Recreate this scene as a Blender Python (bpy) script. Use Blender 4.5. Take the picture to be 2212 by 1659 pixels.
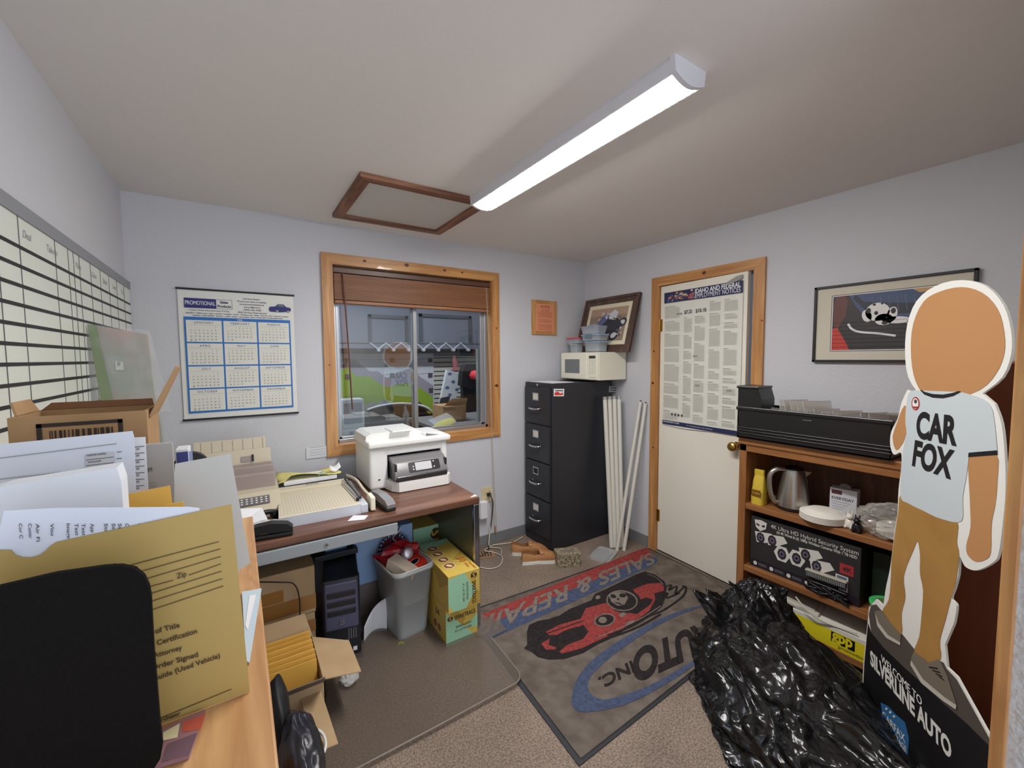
import bpy, bmesh, math, random
from mathutils import Vector, Matrix, noise
from mathutils.geometry import tessellate_polygon
random.seed(7)
sc = bpy.context.scene
for o in list(bpy.data.objects): bpy.data.objects.remove(o)
# ---------------------------------------------------------------- camera
FPX, PITCH, ROLL, YAW = 909.63, -0.0627788, -0.00679896, 0.578568
EYE = Vector((0, 0, 1.49))
F_ = Vector((math.sin(YAW)*math.cos(PITCH), math.cos(YAW)*math.cos(PITCH), math.sin(PITCH)))
R0 = Vector((math.cos(YAW), -math.sin(YAW), 0)); U0 = R0.cross(F_)
R_ = R0*math.cos(ROLL)+U0*math.sin(ROLL); U_ = -R0*math.sin(ROLL)+U0*math.cos(ROLL)
cd = bpy.data.cameras.new('camera'); cam = bpy.data.objects.new('camera', cd); sc.collection.objects.link(cam)
cd.sensor_width = 36; cd.sensor_fit = 'HORIZONTAL'; cd.lens = 36*FPX/2212; cd.clip_start = 0.02
m = Matrix((R_, U_, -F_)).transposed().to_4x4(); m.translation = EYE; cam.matrix_world = m
sc.camera = cam
# ---------------------------------------------------------------- world (daylight spilling in from the next room) and exposure
w = bpy.data.worlds.new('world'); sc.world = w; w.use_nodes = True
bg = w.node_tree.nodes['Background']; bg.inputs[0].default_value = (0.80, 0.88, 1.0, 1); bg.inputs[1].default_value = 0.42
sc.view_settings.view_transform = 'Standard'; sc.view_settings.look = 'None'
sc.view_settings.exposure = 2.42; sc.view_settings.gamma = 1; sc.view_settings.use_curve_mapping = False
LAMP = 16.0          # strength of the ceiling fixture's diffuser
# ---------------------------------------------------------------- room measures
XR, YB, XL, ZC = 2.65, 2.855, -0.45, 2.33

def at(u, v, **k):   # the point a pixel of the photograph shows, on a known plane
    d = F_ + R_*((u-1106)/FPX) - U_*((v-829.5)/FPX)
    if 'p' in k:
        p, n = k['p']; t = (p-EYE).dot(n)/d.dot(n)
    else:
        (a, val), = k.items(); i = 'xyz'.index(a); t = (val-EYE[i])/d[i]
    return EYE + d*t
# ---------------------------------------------------------------- materials
def lin(c): return tuple(((x/255)/12.92 if x/255 <= .04045 else ((x/255+.055)/1.055)**2.4) for x in c)
_M = {}
def mat(name, col=(128,128,128), rough=.6, metal=0, spec=.5, **k):
    """col in sRGB 0-255. k: noise=(col2,scale,detail), wood=(col2,scale,axis), bump=(scale,strength), alpha, emit, trans, coat, mul=1"""
    if name in _M: return _M[name]
    mt = bpy.data.materials.new(name); mt.use_nodes = True; nt = mt.node_tree; N = nt.nodes; L = nt.links
    b = N['Principled BSDF']; c = lin(col)
    b.inputs['Base Color'].default_value = (*c, 1); b.inputs['Roughness'].default_value = rough
    b.inputs['Metallic'].default_value = metal; b.inputs['Specular IOR Level'].default_value = spec
    tc = N.new('ShaderNodeTexCoord'); mp = N.new('ShaderNodeMapping'); L.new(tc.outputs['Object'], mp.inputs[0])
    if 'noise' in k:
        c2, s, d = k['noise'][:3]; nz = N.new('ShaderNodeTexNoise'); nz.inputs['Scale'].default_value = s; nz.inputs['Detail'].default_value = d
        cr = N.new('ShaderNodeValToRGB'); L.new(mp.outputs[0], nz.inputs['Vector']); L.new(nz.outputs[0], cr.inputs[0])
        lo, hi = k['noise'][3] if len(k['noise']) > 3 else (.35, .65)
        cr.color_ramp.elements[0].position = lo; cr.color_ramp.elements[1].position = hi
        cr.color_ramp.elements[0].color = (*c, 1); cr.color_ramp.elements[1].color = (*lin(c2), 1)
        L.new(cr.outputs[0], b.inputs['Base Color'])
    if 'wood' in k:
        c2, s, ax = k['wood'][:3]; sc_ = [s*9]*3; sc_['xyz'.index(ax)] = s*.7; mp.inputs['Scale'].default_value = sc_
        nz = N.new('ShaderNodeTexNoise'); nz.inputs['Scale'].default_value = 1.6; nz.inputs['Detail'].default_value = 5; nz.inputs['Distortion'].default_value = .9
        L.new(mp.outputs[0], nz.inputs['Vector'])
        wv = N.new('ShaderNodeMath'); wv.operation = 'PINGPONG'; mu = N.new('ShaderNodeMath'); mu.operation = 'MULTIPLY'; mu.inputs[1].default_value = 4.5
        L.new(nz.outputs[0], mu.inputs[0]); L.new(mu.outputs[0], wv.inputs[0]); wv.inputs[1].default_value = 1
        cr = N.new('ShaderNodeValToRGB'); L.new(wv.outputs[0], cr.inputs[0])
        cr.color_ramp.elements[0].position = .0; cr.color_ramp.elements[1].position = .9
        cr.color_ramp.elements[0].color = (*lin(c2), 1); cr.color_ramp.elements[1].color = (*c, 1)
        L.new(cr.outputs[0], b.inputs['Base Color'])
    if 'bump' in k:
        s, st = k['bump']; nb = N.new('ShaderNodeTexNoise'); nb.inputs['Scale'].default_value = s; nb.inputs['Detail'].default_value = 3
        L.new(tc.outputs['Object'], nb.inputs['Vector']); bp = N.new('ShaderNodeBump'); bp.inputs['Strength'].default_value = st; bp.inputs['Distance'].default_value = k.get('bdist', .004)
        L.new(nb.outputs[0], bp.inputs['Height']); L.new(bp.outputs[0], b.inputs['Normal'])
    if 'alpha' in k: b.inputs['Alpha'].default_value = k['alpha']
    if 'trans' in k: b.inputs['Transmission Weight'].default_value = k['trans']; b.inputs['IOR'].default_value = k.get('ior', 1.3)
    if 'coat' in k: b.inputs['Coat Weight'].default_value = k['coat']
    if 'emit' in k: b.inputs['Emission Color'].default_value = (*lin(k.get('ecol', (255,255,255))), 1); b.inputs['Emission Strength'].default_value = k['emit']
    _M[name] = mt; return mt
# ---------------------------------------------------------------- mesh builder
_TC = {}
def text_geo(s, bold=0, align='LEFT', shear=0, gap=1):
    if bold and 'M' in s:     # the heavier outline breaks this glyph, so thicken by laying shifted copies
        vs, fs = text_geo(s, 0, align, shear, gap); n = len(vs)
        return ([Vector((v.x+(k-1)*bold*.8, v.y, k*.003)) for k in range(3) for v in vs], [tuple(i+k*n for i in f) for k in range(3) for f in fs])
    key = (s, bold, align, shear, gap)
    if key not in _TC:
        cu = bpy.data.curves.new('t', 'FONT'); cu.body = s; cu.size = 1; cu.align_x = align; cu.offset = bold; cu.shear = shear; cu.space_character = gap
        cu.resolution_u = 1 if s.isdigit() and bold < .03 else 3 if len(s) > 12 else 5
        ob = bpy.data.objects.new('t', cu); sc.collection.objects.link(ob)
        dg = bpy.context.evaluated_depsgraph_get(); me = bpy.data.meshes.new_from_object(ob.evaluated_get(dg))
        _TC[key] = ([v.co.copy() for v in me.vertices], [tuple(p.vertices) for p in me.polygons])
        bpy.data.objects.remove(ob); bpy.data.curves.remove(cu); bpy.data.meshes.remove(me)
    return _TC[key]
def frame(o, x, y):          # matrix whose X and Y axes are the given directions (orthonormalised), origin o
    x = Vector(x).normalized(); z = x.cross(Vector(y)).normalized(); y = z.cross(x)
    M = Matrix((x, y, z)).transposed().to_4x4(); M.translation = Vector(o); return M
def T(x=0, y=0, z=0, rz=0, rx=0, ry=0, s=1):
    return Matrix.Translation((x, y, z)) @ Matrix.Rotation(rz, 4, 'Z') @ Matrix.Rotation(ry, 4, 'Y') @ Matrix.Rotation(rx, 4, 'X') @ Matrix.Scale(s, 4)
I4 = Matrix.Identity(4)
def smoothpts(pts, n=6, closed=False):
    P = [Vector(p) for p in pts]; out = []; N = len(P)
    rng = range(N) if closed else range(N-1)
    for i in rng:
        p0 = P[(i-1) % N] if closed or i > 0 else P[0]; p1 = P[i]; p2 = P[(i+1) % N]; p3 = P[(i+2) % N] if closed or i+2 < N else P[-1]
        for k in range(n):
            t = k/n
            out.append(.5*((2*p1)+(-p0+p2)*t+(2*p0-5*p1+4*p2-p3)*t*t+(-p0+3*p1-3*p2+p3)*t**3))
    if not closed: out.append(P[-1])
    return out
class MB:
    def __init__(s, M=None): s.v = []; s.f = []; s.m = []; s.sm = []; s.mats = []; s.M = M or I4
    def mi(s, mt):
        if mt not in s.mats: s.mats.append(mt)
        return s.mats.index(mt)
    def add(s, vs, fs, mt, M=None, smooth=False):
        MM = s.M @ M if M else s.M; b = len(s.v); i = s.mi(mt)
        flip = MM.determinant() < 0
        s.v += [MM @ Vector(v) for v in vs]
        for f in fs:
            f = tuple(b+k for k in f); s.f.append(f[::-1] if flip else f); s.m.append(i); s.sm.append(smooth)
        return s
    def bm(s, bm, mt, M=None, smooth=False):
        bm.verts.index_update(); s.add([v.co.copy() for v in bm.verts], [tuple(v.index for v in f.verts) for f in bm.faces], mt, M, smooth); bm.free(); return s
    def box(s, a, b, mt, bev=0, seg=2, M=None, taper=None):
        lo = [min(a[i], b[i]) for i in range(3)]; hi = [max(a[i], b[i]) for i in range(3)]
        vs = [Vector((x, y, z)) for z in (lo[2], hi[2]) for y in (lo[1], hi[1]) for x in (lo[0], hi[0])]
        if taper:
            cx, cy = (lo[0]+hi[0])/2, (lo[1]+hi[1])/2
            for v in vs[4:]: v.x = cx+(v.x-cx)*taper[0]; v.y = cy+(v.y-cy)*taper[1]
        fs = [(0,2,3,1), (4,5,7,6), (0,1,5,4), (2,6,7,3), (0,4,6,2), (1,3,7,5)]
        if not bev: return s.add(vs, fs, mt, M)
        bm = bmesh.new(); vv = [bm.verts.new(v) for v in vs]; [bm.faces.new([vv[i] for i in f]) for f in fs]
        bev = min(bev, .49*min(hi[i]-lo[i] for i in range(3)))
        bmesh.ops.bevel(bm, geom=bm.edges[:], offset=bev, segments=seg, profile=.5, affect='EDGES', clamp_overlap=True)
        return s.bm(bm, mt, M, smooth=False)
    def cyl(s, p0, p1, r0, mt, r1=None, n=20, M=None, caps=True):
        r1 = r0 if r1 is None else r1; p0, p1 = Vector(p0), Vector(p1); d = (p1-p0).normalized()
        a = d.orthogonal().normalized(); b = d.cross(a)
        vs = [p+(a*math.cos(2*math.pi*i/n)+b*math.sin(2*math.pi*i/n))*r for p, r in ((p0, r0), (p1, r1)) for i in range(n)]
        s.add(vs, [(i, (i+1) % n, n+(i+1) % n, n+i) for i in range(n)], mt, M, True)
        if caps: s.add(vs, [tuple(range(n))[::-1], tuple(range(n, 2*n))], mt, M)
        return s
    def tube(s, pts, r, mt, n=8, sub=5, M=None, closed=False, flat=1):
        P = smoothpts(pts, sub, closed) if sub else [Vector(p) for p in pts]
        vs = []; up = None; N = len(P)
        for i, p in enumerate(P):
            d = (P[(i+1) % N if closed else min(i+1, N-1)]-P[(i-1) % N if closed else max(i-1, 0)]).normalized()
            if up is None: up = d.orthogonal().normalized()
            up = (up-d*up.dot(d)).normalized(); b = d.cross(up)
            rr = r[i*(len(r)-1)//max(N-1, 1)] if isinstance(r, (list, tuple)) else r
            vs += [p+(up*math.cos(2*math.pi*k/n)*flat+b*math.sin(2*math.pi*k/n))*rr for k in range(n)]
        fs = [(i*n+k, i*n+(k+1) % n, ((i+1) % N)*n+(k+1) % n, ((i+1) % N)*n+k) for i in range(N if closed else N-1) for k in range(n)]
        s.add(vs, fs, mt, M, True)
        if not closed: s.add(vs[:n]+vs[-n:], [tuple(range(n))[::-1], tuple(range(n, 2*n))], mt, M)
        return s
    def lathe(s, prof, mt, n=28, M=None, sx=1, sy=1, smooth=True):
        vs = [(r*math.cos(2*math.pi*i/n)*sx, r*math.sin(2*math.pi*i/n)*sy, z) for r, z in prof for i in range(n)]
        fs = [(j*n+i, j*n+(i+1) % n, (j+1)*n+(i+1) % n, (j+1)*n+i) for j in range(len(prof)-1) for i in range(n)]
        s.add(vs, fs, mt, M, smooth)
        if prof[0][0] > 1e-5: s.add(vs[:n], [tuple(range(n))[::-1]], mt, M)
        if prof[-1][0] > 1e-5: s.add(vs[-n:], [tuple(range(n))], mt, M)
        return s
    def prism(s, poly, z0, z1, mt, M=None, side=None, smooth=False):   # concave polygons allowed
        n = len(poly); ar = sum(poly[i][0]*poly[(i+1) % n][1]-poly[(i+1) % n][0]*poly[i][1] for i in range(n))
        if ar < 0: poly = poly[::-1]
        poly = [(p[0], p[1]) for p in poly]
        tris = [tuple(t) for t in tessellate_polygon([[Vector((p[0], p[1], 0)) for p in poly]])]
        tris = [t if (Vector(poly[t[1]])-Vector(poly[t[0]])).cross(Vector(poly[t[2]])-Vector(poly[t[0]])) > 0 else t[::-1] for t in tris]
        top = [(p[0], p[1], z1) for p in poly]; bot = [(p[0], p[1], z0) for p in poly]
        s.add(top, tris, mt, M)
        if abs(z1-z0) > 1e-9:
            s.add(bot, [t[::-1] for t in tris], side or mt, M)
            s.add(bot+top, [(i, (i+1) % n, n+(i+1) % n, n+i) for i in range(n)], side or mt, M, smooth)
        return s
    def quad(s, a, b, c, d, mt, M=None): return s.add([a, b, c, d], [(0, 1, 2, 3)], mt, M)
    def rect(s, x0, y0, x1, y1, z, mt, M=None): return s.add([(x0,y0,z), (x1,y0,z), (x1,y1,z), (x0,y1,z)], [(0,1,2,3)], mt, M)
    def grid(s, fn, nu, nv, mt, M=None, smooth=True):
        vs = [fn(i/nu, j/nv) for j in range(nv+1) for i in range(nu+1)]; k = nu+1
        return s.add(vs, [(j*k+i, j*k+i+1, (j+1)*k+i+1, (j+1)*k+i) for j in range(nv) for i in range(nu)], mt, M, smooth)
    def text(s, t, size, mt, M=None, bold=0, align='LEFT', width=None, shear=0, z=0, gap=1):
        vs, fs = text_geo(t, bold, align, shear, gap); sx = sy = size
        if width and vs:
            x0, x1 = min(v.x for v in vs), max(v.x for v in vs); sx = width/max(x1-x0, 1e-6)
        return s.add([Vector((v.x*sx, v.y*sy, z+v.z*sy)) for v in vs], fs, mt, M)
    def decal(s, polypx, mt, off=.001, smooth=0, closed=True, **k):    # polygon traced on a known plane, lifted off it towards the eye
        return s.decal3([at(u, v, **k) for u, v in polypx], mt, off, smooth)
    def decal3(s, pts, mt, off=.001, smooth=0):
        if smooth: pts = smoothpts(pts, smooth, True)
        n = Vector((0, 0, 0))
        for i in range(len(pts)): n += pts[i].cross(pts[(i+1) % len(pts)])
        n.normalize()
        if n.dot(EYE-pts[0]) < 0: n = -n
        a = n.orthogonal().normalized(); b = n.cross(a); o = pts[0]
        poly = [((p-o).dot(a), (p-o).dot(b)) for p in pts]
        M = Matrix((a, b, n)).transposed().to_4x4(); M.translation = o
        return s.prism(poly, off, off, mt, M)
    def stroke(s, pts, wd, mt, off=.001, n=Vector((0,0,1)), sub=5, closed=False):     # flat painted line on a plane with normal n
        P = smoothpts(pts, sub, closed) if sub else [Vector(p) for p in pts]; vs = []; N = len(P)
        for i, p in enumerate(P):
            d = (P[(i+1) % N if closed else min(i+1, N-1)]-P[(i-1) % N if closed else max(i-1, 0)]).normalized(); q = n.cross(d).normalized()
            ww = wd[min(len(wd)-1, int(i*len(wd)/N))] if isinstance(wd, (list, tuple)) else wd
            vs += [p-q*ww/2+n*off, p+q*ww/2+n*off]
        return s.add(vs, [(2*i, 2*((i+1) % N), 2*((i+1) % N)+1, 2*i+1) for i in range(N if closed else N-1)], mt)
    def build(s, name, parent=None, label=None, cat=None, group=None, kind=None, solid=0, subd=0, smooth=False):
        if parent is None:
            xs = [v.x for v in s.v]; ys = [v.y for v in s.v]; zs = [v.z for v in s.v]
            o = Vector(((min(xs)+max(xs))/2, (min(ys)+max(ys))/2, min(zs))); inv = Matrix.Translation(-o)
        else:
            o = Vector((0, 0, 0)); inv = parent['_inv'] if 0 else _INV[parent.name]
        me = bpy.data.meshes.new(name); me.from_pydata([tuple(inv @ v) for v in s.v], [], s.f)
        for mt in s.mats: me.materials.append(mt)
        me.polygons.foreach_set('material_index', s.m); me.polygons.foreach_set('use_smooth', [True]*len(s.f) if smooth else s.sm); me.update()
        ob = bpy.data.objects.new(name, me); sc.collection.objects.link(ob)
        if parent: ob.parent = parent; _INV[ob.name] = inv
        else: ob.location = o; _INV[ob.name] = inv
        if solid:
            md = ob.modifiers.new('solidify', 'SOLIDIFY'); md.thickness = solid; md.offset = 0
        if subd: md = ob.modifiers.new('subd', 'SUBSURF'); md.levels = md.render_levels = subd
        tag(ob, label, cat, group, kind); return ob
_INV = {}
def tag(o, label=None, cat=None, group=None, kind=None):
    for k, v in (('label', label), ('category', cat), ('group', group), ('kind', kind)):
        if v: o[k] = v
    return o
def thing(name, label=None, cat=None, loc=(0,0,0), rz=0, group=None, kind=None):
    """Empty at the thing's base; parts are then built in WORLD coordinates and re-expressed in its frame."""
    o = bpy.data.objects.new(name, None); sc.collection.objects.link(o); o.empty_display_size = .05
    o.location = loc; o.rotation_euler = (0, 0, rz); _INV[o.name] = (Matrix.Translation(loc) @ Matrix.Rotation(rz, 4, 'Z')).inverted()
    return tag(o, label, cat, group, kind)
def copy_tree(o, parent=None):
    c = o.copy(); sc.collection.objects.link(c); c.parent = parent
    if o.name in _INV: _INV[c.name] = _INV[o.name]
    for ch in [x for x in bpy.data.objects if x.parent == o]: copy_tree(ch, c)
    return c
def rr(w, h, r, n=5, cx=0, cy=0):      # rounded rectangle outline
    out = []
    for sx, sy, a in ((1,1,0), (-1,1,90), (-1,-1,180), (1,-1,270)):
        for k in range(n+1):
            t = math.radians(a+90*k/n); out.append((cx+sx*(w/2-r)+r*math.cos(t), cy+sy*(h/2-r)+r*math.sin(t)))
    return out
def ell(cx, cy, a, b, n=24, rot=0): return [(cx+a*math.cos(t)*math.cos(rot)-b*math.sin(t)*math.sin(rot), cy+a*math.cos(t)*math.sin(rot)+b*math.sin(t)*math.cos(rot)) for t in [2*math.pi*i/n for i in range(n)]]
FX = lambda x, y, z: frame((x, y, z), (0, -1, 0), (0, 0, 1))     # text frame on a surface facing -X (reads towards -Y)
FY = lambda x, y, z: frame((x, y, z), (1, 0, 0), (0, 0, 1))      # text frame on a surface facing -Y (reads towards +X)
# ---------------------------------------------------------------- common materials
WALL = mat('painted_wall', (203,204,209), .75, spec=.3, bump=(90, .35), bdist=.003)
CEIL = mat('painted_ceiling', (232,227,222), .8, spec=.25, bump=(70, .2), bdist=.002)
PINE = mat('pine_trim', (206,154,94), .4, wood=((174,120,68), 1.2, 'z'), coat=.15)
PINEH = mat('pine_trim_level', (206,154,94), .4, wood=((174,120,68), 1.2, 'x'), coat=.15)
PINEY = mat('pine_trim_across', (202,150,92), .4, wood=((170,116,66), 1.2, 'y'), coat=.15)
KNOT = mat('pine_knot', (88,44,22), .5)
REDW = mat('hatch_wood_level', (150,104,78), .5, wood=((104,66,48), 1.4, 'x'))
REDWY = mat('hatch_wood_across', (150,104,78), .5, wood=((104,66,48), 1.4, 'y'))
BASE = mat('vinyl_baseboard', (126,128,130), .5)
WHITE = mat('white_paint', (236,233,224), .45)
DOORW = mat('door_paint', (232,228,214), .5, bump=(30, .05))
BLACK = mat('black_ink', (14,14,16), .5)
CHROME = mat('chrome', (200,200,204), .18, metal=1)
ALU = mat('aluminium', (176,178,180), .35, metal=.8)
BRASS = mat('brass', (196,164,92), .25, metal=1)
GLASS = mat('window_glass', (235,242,245), .02, alpha=.16, spec=.8)
def pane_mat(name, refl, tint):
    mt = bpy.data.materials.new(name); mt.use_nodes = True; nt = mt.node_tree; nt.nodes.clear(); N = nt.nodes
    o = N.new('ShaderNodeOutputMaterial'); tr = N.new('ShaderNodeBsdfTransparent'); gl = N.new('ShaderNodeBsdfGlossy'); mx = N.new('ShaderNodeMixShader')
    tr.inputs[0].default_value = (*tint, 1); gl.inputs['Roughness'].default_value = .02; mx.inputs[0].default_value = refl
    nt.links.new(tr.outputs[0], mx.inputs[1]); nt.links.new(gl.outputs[0], mx.inputs[2]); nt.links.new(mx.outputs[0], o.inputs[0]); return mt
GLASS_L = pane_mat('reflective_glass', .16, (.86,.90,.92)); GLASS_R = pane_mat('clear_glass', .05, (.95,.96,.96))  # left pane's haze of reflections comes from its stronger mirror mix
PAPER = mat('white_paper', (232,232,236), .7)
GREYINK = mat('grey_print', (150,150,150), .7)
DKINK = mat('dark_print', (60,60,64), .7)
NAVY = mat('navy_print', (34,44,84), .6)

def carpet_mat():
    mt = mat('carpet', (124,106,94), .95, spec=.1); nt = mt.node_tree; N = nt.nodes; L = nt.links; b = N['Principled BSDF']
    tc = N.new('ShaderNodeTexCoord'); n1 = N.new('ShaderNodeTexNoise'); n1.inputs['Scale'].default_value = 3.2; n1.inputs['Detail'].default_value = 5
    n2 = N.new('ShaderNodeTexNoise'); n2.inputs['Scale'].default_value = 130; n2.inputs['Detail'].default_value = 2
    vo = N.new('ShaderNodeTexVoronoi'); vo.inputs['Scale'].default_value = 115; vo.inputs['Randomness'].default_value = .45
    for n in (n1, n2, vo): L.new(tc.outputs['Object'], n.inputs['Vector'])
    r1 = N.new('ShaderNodeValToRGB'); r1.color_ramp.elements[0].position = .3; r1.color_ramp.elements[1].position = .7
    r1.color_ramp.elements[0].color = (*lin((126,112,101)), 1); r1.color_ramp.elements[1].color = (*lin((150,134,120)), 1); L.new(n1.outputs[0], r1.inputs[0])
    r2 = N.new('ShaderNodeValToRGB'); r2.color_ramp.elements[0].position = .10; r2.color_ramp.elements[1].position = .34
    r2.color_ramp.elements[0].color = (.45,.42,.42,1); r2.color_ramp.elements[1].color = (1,1,1,1); L.new(vo.outputs['Distance'], r2.inputs[0])
    r3 = N.new('ShaderNodeValToRGB'); r3.color_ramp.elements[0].position = .35; r3.color_ramp.elements[1].position = .65
    r3.color_ramp.elements[0].color = (.62,.62,.62,1); r3.color_ramp.elements[1].color = (1.2,1.2,1.2,1); L.new(n2.outputs[0], r3.inputs[0])
    a = N.new('ShaderNodeMix'); a.data_type = 'RGBA'; a.blend_type = 'MULTIPLY'; a.inputs[0].default_value = 1; L.new(r1.outputs[0], a.inputs[6]); L.new(r2.outputs[0], a.inputs[7])
    c = N.new('ShaderNodeMix'); c.data_type = 'RGBA'; c.blend_type = 'MULTIPLY'; c.inputs[0].default_value = 1; L.new(a.outputs[2], c.inputs[6]); L.new(r3.outputs[0], c.inputs[7])
    L.new(c.outputs[2], b.inputs['Base Color'])
    bp = N.new('ShaderNodeBump'); bp.inputs['Strength'].default_value = .5; bp.inputs['Distance'].default_value = .003; L.new(n2.outputs[0], bp.inputs['Height']); L.new(bp.outputs[0], b.inputs['Normal'])
    return mt
CARPET = carpet_mat()
# ---------------------------------------------------------------- shell
XN, YN = 1.15, .12           # near wall starts right of the doorway the photo was taken from
b = MB(); b.box((XL-.12, -1.2, -.1), (XR+.12, YB+.12, 0), CARPET); b.build('floor', kind='structure')
b = MB(); b.box((XL-.12, -1.2, ZC), (XR+.12, YB+.12, ZC+.1), CEIL); b.build('ceiling', kind='structure')
b = MB(); b.box((XL-.12, -1.2, 0), (XL, YB+.12, ZC), WALL); b.build('wall_left', kind='structure')
WX0, WX1, WZ0, WZ1 = .515, 1.685, .925, 2.09    # window opening
b = MB(); b.box((XL, YB, 0), (WX0, YB+.12, ZC), WALL); b.box((WX1, YB, 0), (XR+.12, YB+.12, ZC), WALL)
b.box((WX0, YB, 0), (WX1, YB+.12, WZ0), WALL); b.box((WX0, YB, WZ1), (WX1, YB+.12, ZC), WALL); b.build('wall_back', kind='structure')
DY0, DY1, DZ = 1.345, 2.05, 2.02                # door opening
b = MB(); b.box((XR, YN, 0), (XR+.12, DY0, ZC), WALL); b.box((XR, DY1, 0), (XR+.12, YB, ZC), WALL); b.box((XR, DY0, DZ), (XR+.12, DY1, ZC), WALL); b.build('wall_right', kind='structure')
NEARW = mat('near_wall_paint', (196,196,194), .45, spec=.5, bump=(60, .9), bdist=.006)
b = MB(); b.box((XN, -.04, 0), (XR+.12, YN, ZC), NEARW); b.build('wall_near', kind='structure')
b = MB(); b.box((XN-.012, YN-.004, 0), (XN+.05, YN+.016, 2.3), PINE, .003); b.build('trim_1', kind='structure')
b = MB(); b.box((1.09, YB-.008, 0), (2.65, YB, .085), BASE, .002); b.build('baseboard_back', kind='structure')
b = MB(); b.box((XR-.008, 2.118, 0), (XR, YB, .085), BASE, .002); b.box((XR-.008, YN, 0), (XR, 1.275, .085), BASE, .002); b.build('baseboard_right', kind='structure')
# ---------------------------------------------------------------- window
w1 = thing('window_1', loc=((WX0+WX1)/2, YB, WZ0), kind='structure')
CW = .066
b = MB()
def knots(b, pts, n):
    for c, r, ax in pts: b.prism(ell(0, 0, r, r*.55, 12), .0008, .0008, KNOT, frame(c, ax, n))
x0, x1, z0, z1 = WX0-CW+.01, WX1+CW-.01, WZ0-CW+.01, WZ1+CW-.01
for poly in ([(x0,z1),(x1,z1),(x1-CW,z1-CW),(x0+CW,z1-CW)], [(x0,z0),(x1,z0),(x1-CW,z0+CW),(x0+CW,z0+CW)]):
    b.prism(poly, 0, .018, PINEH, FY(0, YB, 0))
for poly in ([(x0,z0),(x0,z1),(x0+CW,z1-CW),(x0+CW,z0+CW)], [(x1,z0),(x1,z1),(x1-CW,z1-CW),(x1-CW,z0+CW)]):
    b.prism(poly, 0, .018, PINE, FY(0, YB, 0))
for kx, kz, r in ((.72,2.12,.012), (1.0,2.125,.016), (1.28,2.12,.012), (1.42,2.118,.009), (.487,1.45,.006), (1.708,1.27,.016), (1.712,1.72,.008)):
    b.prism(ell(kx, kz, r, r*.7, 12), .0185, .0185, KNOT, FY(0, YB, 0))
b.build('window_casing', w1)
b = MB(); th = .012
b.box((WX0, YB-.002, WZ0), (WX0+th, YB+.115, WZ1), PINE); b.box((WX1-th, YB-.002, WZ0), (WX1, YB+.115, WZ1), PINE)
b.box((WX0, YB-.002, WZ1-th), (WX1, YB+.115, WZ1), PINEH); b.box((WX0, YB-.002, WZ0), (WX1, YB+.115, WZ0+th), PINEH); b.build('window_jamb', w1)
b = MB(); ys = YB+.065; s0, s1, q0, q1 = WX0+th, WX1-th, WZ0+th, WZ1-th; fw = .022
for a in (((s0,ys,q0),(s0+fw,ys+.045,q1)), ((s1-fw,ys,q0),(s1,ys+.045,q1)), ((s0,ys,q0),(s1,ys+.045,q0+fw)), ((s0,ys,q1-fw),(s1,ys+.045,q1))): b.box(*a, ALU, .002)
b.build('window_frame', w1)
xm = 1.075
for nm, a0, a1, yy in (('sash', s0+fw, xm+.02, ys+.004), ('sash', xm-.02, s1-fw, ys+.022)):
    b = MB(); e = .026
    for a in (((a0,yy,q0+fw),(a0+e*.7,yy+.016,q1-fw)), ((a1-e,yy,q0+fw),(a1,yy+.016,q1-fw)), ((a0,yy,q0+fw),(a1,yy+.016,q0+fw+e*.6)), ((a0,yy,q1-fw-e*.6),(a1,yy+.016,q1-fw))): b.box(*a, ALU, .002)
    sh = b.build(nm, w1)
    b = MB(); b.box((a0+.01, yy+.006, q0+fw), (a1-.01, yy+.009, q1-fw), GLASS_L if a0 < 1 else GLASS_R); b.build('pane', sh)
# ---------------------------------------------------------------- blind
BLW = mat('blind_wood', (160,110,74), .5, wood=((140,92,58), 1.5, 'x'))
bt = thing('wooden_blind', 'brown wooden blind drawn up to the top of the window', 'blind', ((WX0+WX1)/2, YB+.03, 1.86))
b = MB(); b.box((WX0+.016, YB+.008, 2.035), (WX1-.016, YB+.05, 2.068), mat('headrail', (92,62,48), .4), .003); b.build('headrail', bt)
b = MB(); nsl = 30
for i in range(nsl):
    z = 1.868+i*(2.03-1.868)/nsl; b.box((WX0+.02, YB+.006+(.002 if i%3 else 0), z), (WX1-.02, YB+.052, z+.0036), BLW)
b.build('slats', bt)
b = MB(); b.box((WX0+.02, YB+.004, 1.842), (WX1-.02, YB+.054, 1.862), BLW, .003); b.build('bottom_rail', bt)
b = MB(); p0 = Vector((.585, YB-.006, 2.03)); b.tube([p0, (.60, YB-.012, 1.7), (.618, YB-.012, 1.16)], .0045, mat('wand_wood', (96,50,32), .35), n=8); b.build('tilt_wand', bt)
b = MB()
for dx in (0, .008): b.tube([(1.627+dx, YB-.003, 2.03), (1.64+dx, YB-.022, 1.5), (1.652+dx, YB-.024, .95), (1.668+dx*1.5, YB-.024, .45), (1.682+dx*2, YB-.02, .10)], .0013, mat('cord', (206,186,160), .8), n=5)
b.cyl((1.683, YB-.02, .09), (1.680, YB-.02, .145), .005, mat('tassel', (170,120,80), .6)); b.build('pull_cord', bt)
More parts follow.
